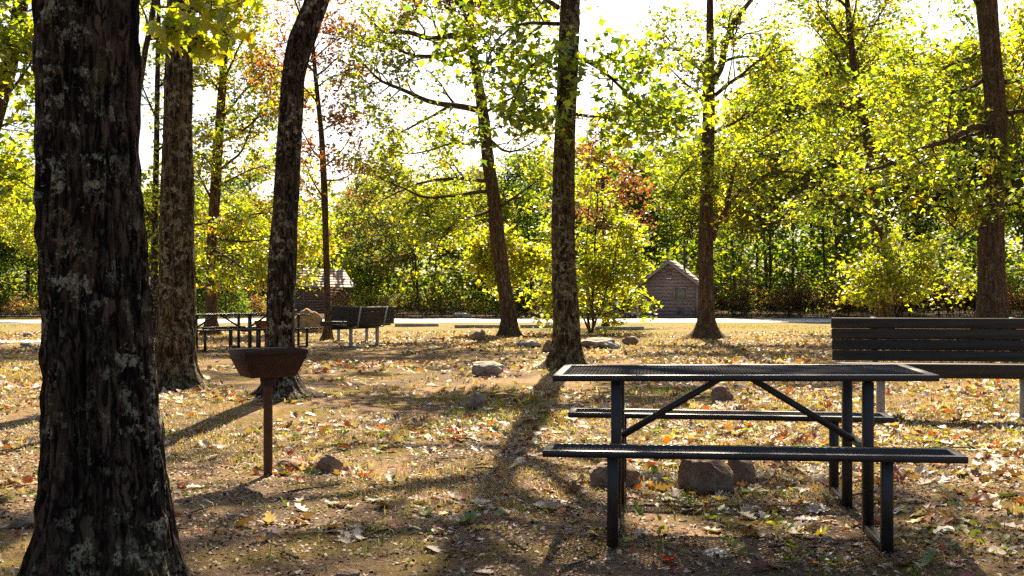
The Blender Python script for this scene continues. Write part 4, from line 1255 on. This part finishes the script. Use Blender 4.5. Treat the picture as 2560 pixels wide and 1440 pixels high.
g2 = grill((gx_, gd_, gz(gx_, gd_)), R(-20), "orange rusted pedestal grill partly hidden behind the leaning trunk", M['rust_orange'], M['rust_orange'], .30)
g2.scale = (1.0, 1.0, 1.25)

# ------------------------------------------------------------------ rocks
def rock(px, py, wpx, hpx, label, mat='rock', seed=0, deep=.8, boxy=.5, rot=None):
    x, D = ground_at(px, py)
    wm = wpx / FPX * D; hm = hpx / FPX * D * 1.05
    import bmesh
    bm = bmesh.new(); bmesh.ops.create_icosphere(bm, subdivisions=5 if wpx > 60 else 4, radius=1)
    P = np.array([v.co[:] for v in bm.verts]); f = np.array([[v.index for v in q.verts] for q in bm.faces]); bm.free()
    # superellipsoid, then planes cut from it, then relief
    P = np.sign(P) * np.abs(P) ** (1 - .45 * boxy)
    rng = np.random.default_rng(seed)
    for _ in range(14):
        nrm = rng.normal(0, 1, 3); nrm /= np.linalg.norm(nrm); dd = rng.uniform(.66, .92)
        k = P @ nrm - dd; P = P - np.clip(k, 0, None)[:, None] * nrm * .98
    s = seed * 3.7
    n = (vn3(P[:, 0] * 1.7 + s, P[:, 1] * 1.7, P[:, 2] * 1.7, seed) - .5) * .22 + (vn3(P[:, 0] * 4 + s, P[:, 1] * 4, P[:, 2] * 4, seed + 1) - .5) * .16 + (vn3(P[:, 0] * 10 + s, P[:, 1] * 10, P[:, 2] * 10, seed + 2) - .5) * .07
    P = P * (1 + n)[:, None]
    P /= np.abs(P).max(0)
    P = P * np.array((wm / 2, wm / 2 * deep, hm * .68)); P[:, 2] += hm * .32
    mb = MB(); mb.add(P, f); me = mb.mesh("rock", True)
    o = link("rock", me, M[mat]); o.location = (x, D + wm / 2 * deep * .6, gz(x, D)); o.rotation_euler = (0, 0, (rot if rot is not None else rng.uniform(-.25, .25)))
    tag(o, label, "rock", "rocks lying on the ground")
rock(1765, 1226, 146, 86, "large block shaped brown boulder under the front picnic table", 'rock', 1, .75, .9, .08)
rock(1857, 1215, 88, 86, "boulder wedged against the right side of the block shaped boulder", 'rock', 2, .9, .9, .1)
rock(1540, 1206, 132, 56, "low pointed rock behind the front picnic table's left leg", 'rock', 3, .8, .3)
rock(1804, 1006, 66, 48, "small upright rock behind the front picnic table's braces", 'rock', 4)
rock(1214, 944, 98, 36, "flat pale slab of rock left of the straight middle trunk", 'rock_pale', 5, .8, .5)
rock(1190, 1018, 52, 40, "mossy grey pointed rock nearer than the flat pale slab", 'rock', 6, .9, .3)
rock(1192, 853, 44, 27, "small square brown rock left of the leaning oak's foot", 'rock', 7, .9, .9)
rock(1322, 873, 66, 18, "thin pale rock right of the leaning oak's foot", 'rock_pale', 8, .8, .4)
rock(1502, 874, 112, 26, "long low grey rock right behind the straight middle trunk", 'rock_pale', 9, .6, .4)
rock(1576, 864, 44, 21, "small brown rock at the right end of the long low rock", 'rock', 10)
rock(1374, 882, 40, 32, "brown rock peeking out left of the straight middle trunk", 'rock', 11)
rock(722, 1166, 64, 30, "small grey rock just right of the grill post", 'rock', 12, .8, .5)
rock(822, 1171, 78, 42, "rounded brown rock second from the grill post", 'rock', 13, .8, .2)
rock(1156, 796, 50, 15, "far flat boulder across the road at the wood's edge", 'rock_pale', 14)
rock(770, 833, 84, 60, "big boulder left of the two facing benches", 'rock', 15, .8, .6)
rock(68, 842, 32, 11, "small pale rock beside the path at the left edge", 'rock_pale', 16)
rock(64, 868, 42, 12, "low rock on the near side of the path at the left edge", 'rock_pale', 17)
rock(503, 968, 46, 26, "lichen covered rock at the furrowed trunk's right foot", 'rock_pale', 18)
rock(862, 1452, 80, 28, "grey rock cut off by the bottom edge of the picture", 'rock', 19)
rock(50, 1312, 74, 26, "low rock left of the thick foreground trunk's foot", 'rock', 20)
rock(372, 806, 30, 12, "far pale rock between the foreground trunk and the furrowed trunk", 'rock_pale', 22)

# ------------------------------------------------------------------ wheel stops, sign, post
def wheel_stop(px, py, rz, label):
    x, D = ground_at(px, py)
    mb = MB(); prof = [(-.075, 0), (.075, 0), (.055, .10), (.04, .125), (-.04, .125), (-.055, .10)]
    L = 1.75
    V = [(sx * L / 2, y, z) for sx in (-1, 1) for y, z in prof]
    mb.add(V, [(0, 1, 2, 3, 4, 5)][:1]); mb.f.setdefault(6, []).append(np.array([(11, 10, 9, 8, 7, 6)]))
    mb.f.setdefault(4, []).append(np.array([(k, 6 + k, 6 + (k + 1) % 6, (k + 1) % 6) for k in range(6)]))
    o = link("wheel_stop", bevel(mb.mesh("wheel_stop"), .008), M['concrete']); o.location = (x, D, gz(x, D)); o.rotation_euler = (0, 0, rz)
    tag(o, label, "wheel stop", "concrete wheel stops beside the road")
wheel_stop(1042, 817, R(1), "leftmost concrete wheel stop, right of the facing benches")
wheel_stop(1194, 821, R(-1), "concrete wheel stop left of the leaning oak")
wheel_stop(1358, 821, R(1), "concrete wheel stop cut by the straight middle trunk")
wheel_stop(1549, 825, R(0), "concrete wheel stop right of the bushy young maple")
x, D = (1554 - CX) / FPX * 60, 62.6
o = empty("sign_post", (x, D, gz(x, D))); tag(o, "small blue and white sign left of the gabled cabin", "sign")
boxo("post", (0, 0, .55), (.06, .06, 1.1), M['steel'], o); boxo("plate", (0, -.045, .85), (.30, .02, .42), M['blue'], o); boxo("symbol", (0, -.06, .90), (.18, .01, .18), M['white'], o)
for k, (px, hh, lab) in enumerate(((1594, .75, "short wooden post at the gabled cabin's left corner"),)):
    x = (px - CX) / FPX * 62.5; mb = MB(); tube(mb, [(0, 0, -.1), (0, 0, hh), (0, 0, hh + .02)], [.09, .085, .05], 10, True)
    o = link("wooden_post", mb.mesh("wooden_post", True), M['trim']); o.location = (x, 62.5, gz(x, 62.5)); tag(o, lab, "post")
x = (1572 - CX) / FPX * 62.8; mb = MB(); tube(mb, [(-.42, 0, .13), (.45, .05, .13)], [.13, .12], 10, True)
o = link("log", mb.mesh("log", True), M['bark_grey']); o.location = (x, 62.8, gz(x, 62.8)); tag(o, "low log lying left of the gabled cabin's post", "log")

# ------------------------------------------------------------------ ground cover
LIT = dict(pale=[(.50, .40, .33), (.58, .48, .41), (.42, .32, .24)], brown=[(.20, .11, .06), (.16, .085, .05), (.26, .16, .09)], orange=[(.42, .13, .025), (.36, .09, .02)], red=[(.24, .045, .022), (.17, .04, .022)], green=[(.12, .17, .03), (.16, .19, .06)], yellow=[(.42, .33, .04)])
def litter_template(rows, seed, curl):
    """a curled lobed oak leaf: midrib with scalloped edges"""
    rng = np.random.default_rng(seed)
    V = []; F = []
    for k in range(rows):
        t = k / (rows - 1)
        wd = (.30 * math.sin(math.pi * min(1, t * 1.02)) ** .7) * (1.15 if k % 2 else .5)
        if k in (0, rows - 1): wd = .012
        zc = .16 * curl * math.sin(t * 3.0 + seed) + rng.normal(0, .02)
        V += [(t + (.07 if k % 2 else 0), wd * rng.uniform(.85, 1.1), zc + curl * wd * rng.uniform(.25, .95)), (t, 0, zc), (t + (.07 if k % 2 else 0), -wd * rng.uniform(.85, 1.1), zc + curl * wd * rng.uniform(.25, .95))]
    for k in range(rows - 1):
        a = k * 3; F += [(a, a + 1, a + 4, a + 3), (a + 1, a + 2, a + 5, a + 4)]
    V = np.array(V); V[:, 0] -= .5; V[:, 2] -= V[:, 2].min()
    return V, np.array(F)
NEAR_T = [litter_template(9, s, c) for s, c in ((1, .3), (2, .9), (3, .6), (4, 1.3), (5, -.5), (6, .15))]
FAR_T = [litter_template(4, s, c) for s, c in ((1, .5), (2, 1.1), (3, -.7))]
lr = np.random.default_rng(99)
def lit_color(n, x, y):
    names = list(LIT); p = np.array([.40, .33, .10, .08, .06, .03])
    return lr.choice(len(names), n, p=p)
def sample_ground(n, d0, d1, pw=1.0, thr=None, sc_=.7, seed=9):
    out = []
    while sum(len(o) for o in out) < n:
        D = d0 + (d1 - d0) * lr.random(n * 2) ** pw
        px = lr.uniform(-80, 2640, n * 2); x = (px - CX) / FPX * D
        if thr is not None:
            k = vn3(x * sc_, D * sc_, 0, seed) * .65 + vn3(x * sc_ * 3, D * sc_ * 3, 0, seed + 1) * .35
            m = lr.random(n * 2) < np.clip((k - thr) * 8 + .4, .04, 1)
            x, D = x[m], D[m]
        out.append(np.stack([x, D], 1))
    return np.concatenate(out)[:n]
def near_landmark(x, y):
    px = CX + x / y * FPX; py = HY + (EYE - gz(x, y)) * FPX / y
    if px < 110: return "left of the thick foreground trunk"
    if px < 560: return "between the thick foreground trunk and the grill" if py < 1230 else "at the thick foreground trunk's right foot"
    if px < 860: return "around the grill post" if py < 1230 else "in the shade nearer than the grill post"
    if px < 1340: return "on the open ground left of the front picnic table" if py < 1250 else "on bare soil in the bottom middle"
    if px < 2260: return "under the front picnic table" if py < 1330 else "on moss in front of the front picnic table"
    return "right of the front picnic table" if py > 1100 else "under the right hand bench"
# leaves one can pick out singly
meshes = {}
names = list(LIT)
pts = np.concatenate([sample_ground(235, 4.3, 6.6, .8, .45, 1.1), sample_ground(55, 6.6, 7.8, 1.0, .5, 1.1)])
cidx = lit_color(len(pts), 0, 0)
words = dict(pale="pale tan", brown="brown", orange="orange", red="dark red", green="fallen green", yellow="yellow")
for k, ((x, y), c) in enumerate(zip(pts, cidx)):
    ti = int(lr.integers(len(NEAR_T))); ci = int(lr.integers(len(LIT[names[c]])))
    key = (ti, c, ci)
    if key not in meshes:
        V, F = NEAR_T[ti]; mb = MB(); mb.add(V, F, LIT[names[c]][ci]); me = mb.mesh("fallen_leaf", True); me.materials.append(M['litter']); meshes[key] = me
    o = link("fallen_leaf", meshes[key]); s = lr.uniform(.09, .15)
    o.scale = (s, s, s); o.location = (x, y, gz(x, y) + .003); o.rotation_euler = (lr.normal(0, .22), lr.normal(0, .22), lr.uniform(0, 6.28))
    where = near_landmark(x, y)
    tag(o, f"{words[names[c]]} oak leaf lying {where}", "leaf", f"{words[names[c]]} leaves {where}")
def litter_mass(name, label, pts, tpls, smin, smax, tilt):
    mb = MB(); n = len(pts)
    ci = lit_color(n, 0, 0); z = zg(pts[:, 0], pts[:, 1])
    ti = lr.integers(len(tpls), size=n)
    for t, (V, F) in enumerate(tpls):
        m = ti == t; k = m.sum()
        a = lr.uniform(0, 6.28, k); s = lr.uniform(smin, smax, k)
        nrm = lr.normal(0, tilt, (k, 3)); nrm[:, 2] = 1; nrm /= np.linalg.norm(nrm, axis=1)[:, None]
        u = np.stack([np.cos(a), np.sin(a), 0 * a], 1); u -= nrm * (u * nrm).sum(1)[:, None]; u /= np.linalg.norm(u, axis=1)[:, None]
        b = np.cross(nrm, u)
        O = np.stack([pts[m, 0], pts[m, 1], z[m] + .004], 1)
        P = O[:, None] + s[:, None, None] * (V[None, :, 0:1] * u[:, None] + V[None, :, 1:2] * b[:, None] + V[None, :, 2:3] * nrm[:, None])
        tab = [np.array(LIT[q]) for q in names]
        c = np.array([tab[q][lr.integers(len(tab[q]))] for q in ci[m]]) * lr.uniform(.75, 1.2, (k, 1)) if k else np.zeros((0, 3))
        mb.add(P.reshape(-1, 3), (F[None] + (np.arange(k) * len(V))[:, None, None]).reshape(-1, 4), np.repeat(c, len(V), axis=0))
    tag(link(name, mb.mesh(name, True), M['litter']), label, "leaf litter", kind="stuff")
litter_mass("leaf_litter", "scattered brown and tan leaves on the nearer ground", sample_ground(2600, 6.2, 13, 1.0, .45, .7), NEAR_T[:4], .075, .13, .25)
litter_mass("leaf_litter", "carpet of dry leaves on the ground farther back", sample_ground(15000, 12, 36, .85, .42, .35), FAR_T, .075, .145, .45)
litter_mass("leaf_litter", "small crumbled leaf pieces between the larger leaves", sample_ground(6500, 4.2, 11, .75, .45, 1.5), FAR_T[:2], .015, .05, .45)

drift = []
for (px, py, rr, cnt) in ((445, 972, .38, 90), (712, 1000, .36, 80), (1414, 922, .36, 90), (1273, 845, .5, 110), (1766, 848, .55, 110), (818, 848, .3, 60), (1765, 1226, .2, 40), (1857, 1215, .16, 26), (1540, 1206, .2, 34), (722, 1166, .13, 22), (822, 1171, .16, 30), (1214, 944, .3, 50), (1190, 1018, .16, 26), (1502, 874, .5, 60), (672, 1176, .08, 10), (2205, 1048, .15, 24)):
    x_, d_ = ground_at(px, py); a_ = lr.uniform(0, 6.28, cnt); q_ = rr * lr.uniform(.85, 1.7, cnt)
    drift.append(np.stack([x_ + np.cos(a_) * q_, d_ + .05 + np.sin(a_) * q_], 1))
litter_mass("leaf_litter", "dry leaves drifted against the trunk feet and rocks", np.concatenate(drift), NEAR_T, .06, .12, .5)

def blades(name, label, pts, hmin, hmax, wd, cols, per, spread):
    n = len(pts) * per
    P = np.repeat(pts, per, axis=0) + lr.normal(0, spread, (n, 2))
    z = zg(P[:, 0], P[:, 1]); a = lr.uniform(0, 6.28, n); h = lr.uniform(hmin, hmax, n) * lr.uniform(.5, 1, n); lean = lr.uniform(.2, 1.3, n)
    O = np.stack([P[:, 0], P[:, 1], z - .005], 1)
    u = np.stack([np.cos(a), np.sin(a), 0 * a], 1); v = np.stack([-np.sin(a), np.cos(a), 0 * a], 1); k = np.array((0, 0, 1.))
    wv = wd * lr.uniform(.6, 1.3, n)
    mid = O + k * (h * .6)[:, None] + u * (h * lean * .3)[:, None]; tip = O + k * h[:, None] * (1 - .25 * lean)[:, None] + u * (h * lean)[:, None]
    V = np.stack([O - v * wv[:, None], O + v * wv[:, None], mid + v * wv[:, None] * .8, mid - v * wv[:, None] * .8, tip], 1)
    b = (np.arange(n) * 5)[:, None]
    mb = MB(); c = np.array(cols)[lr.integers(len(cols), size=n)] * lr.uniform(.7, 1.25, (n, 1))
    mb.add(V.reshape(-1, 3), b + np.array([(0, 1, 2, 3)]), np.repeat(c, 5, axis=0))
    mb.f.setdefault(3, []).append(b + np.array([(3, 2, 4)]))
    tag(link(name, mb.mesh(name), M['grass']), label, "grass", kind="stuff")
DRY = [(.28, .19, .09), (.36, .255, .135), (.22, .145, .065), (.17, .115, .05)]
GRN = [(.10, .13, .025), (.13, .15, .03), (.08, .11, .022), (.17, .16, .04)]
blades("grass", "thin dry grass on the nearer ground", sample_ground(7000, 4.3, 12, .9, .58, .6, 33), .02, .07, .0022, DRY + GRN[:1], 6, .05)
blades("grass", "patches of short green grass and weeds on the nearer ground", sample_ground(1200, 4.3, 13, .9, .68, .55, 55), .02, .085, .003, GRN, 7, .04)
blades("grass", "dry and green grass on the ground farther back", sample_ground(9000, 11, 46, .8, .5, .3, 44), .03, .09, .010, DRY * 3 + GRN, 4, .12)
# low broad-leaved weeds
mb = MB(); A = sample_ground(170, 4.3, 9, .9, .6, .8, 66)
leaves(mb, np.stack([A[:, 0], A[:, 1], zg(A[:, 0], A[:, 1]) + .03], 1), 7, .03, .05, 'small', dict(ygreen=3, green=2), lr, up=1.2, flat=.35)
tag(link("weeds", mb.mesh("weeds"), M['grass']), "low broad leaved green weeds dotted over the soil", "weeds", kind="stuff")
# crumbs of bark, acorn caps and soil
n = 26000; A = sample_ground(n, 4.2, 9.5, .7, .35, 1.2, 71)
a = lr.uniform(0, 6.28, n); s_ = lr.uniform(.004, .014, n); O = np.stack([A[:, 0], A[:, 1], zg(A[:, 0], A[:, 1]) + .002], 1)
u = np.stack([np.cos(a), np.sin(a), lr.normal(0, .35, n)], 1) * s_[:, None]; v = np.stack([-np.sin(a), np.cos(a), lr.normal(0, .35, n)], 1) * s_[:, None] * .5; kz = np.zeros((n, 3)); kz[:, 2] = s_ * .7
V = np.stack([O - u - v, O + u - v, O + u + v, O - u + v, O + kz], 1)
cc = np.array([(.05, .03, .018), (.11, .07, .042), (.20, .14, .09), (.34, .26, .18), (.42, .35, .27), (.16, .075, .035)])[lr.integers(6, size=n)] * lr.uniform(.7, 1.2, (n, 1))
mb = MB(); mb.add(V.reshape(-1, 3), (np.arange(n) * 5)[:, None, None].repeat(4, 1).reshape(-1, 1) + np.tile([(0, 1, 4), (1, 2, 4), (2, 3, 4), (3, 0, 4)], (n, 1)), np.repeat(cc, 5, axis=0))
tag(link("soil_crumbs", mb.mesh("soil_crumbs"), M['debris']), "small bark crumbs and grit over the bare soil", "ground litter", kind="stuff")
# twigs
tw = sample_ground(46, 4.35, 9.0, .8)
for k, (x, y) in enumerate(tw):
    L = lr.uniform(.12, .42); a = lr.uniform(0, 6.28); n = 6
    mb = MB(); tt = np.linspace(-.5, .5, n)
    P = np.stack([tt * L, lr.normal(0, .012, n), .008 + np.abs(lr.normal(0, .006, n))], 1)
    r = lr.uniform(.0035, .008); tube(mb, P, np.linspace(r, r * .5, n), 5, True)
    if L > .25: tube(mb, [P[3], P[3] + (.06, .05, .01)], [r * .6, r * .3], 4, True)
    o = link("twig", mb.mesh("twig", True), M['bark_grey' if k % 3 else 'bark_warm']); o.location = (x, y, gz(x, y)); o.rotation_euler = (0, 0, a)
    where = near_landmark(x, y)
    tag(o, f"thin dry twig lying {where}", "twig", f"dry twigs {where}")
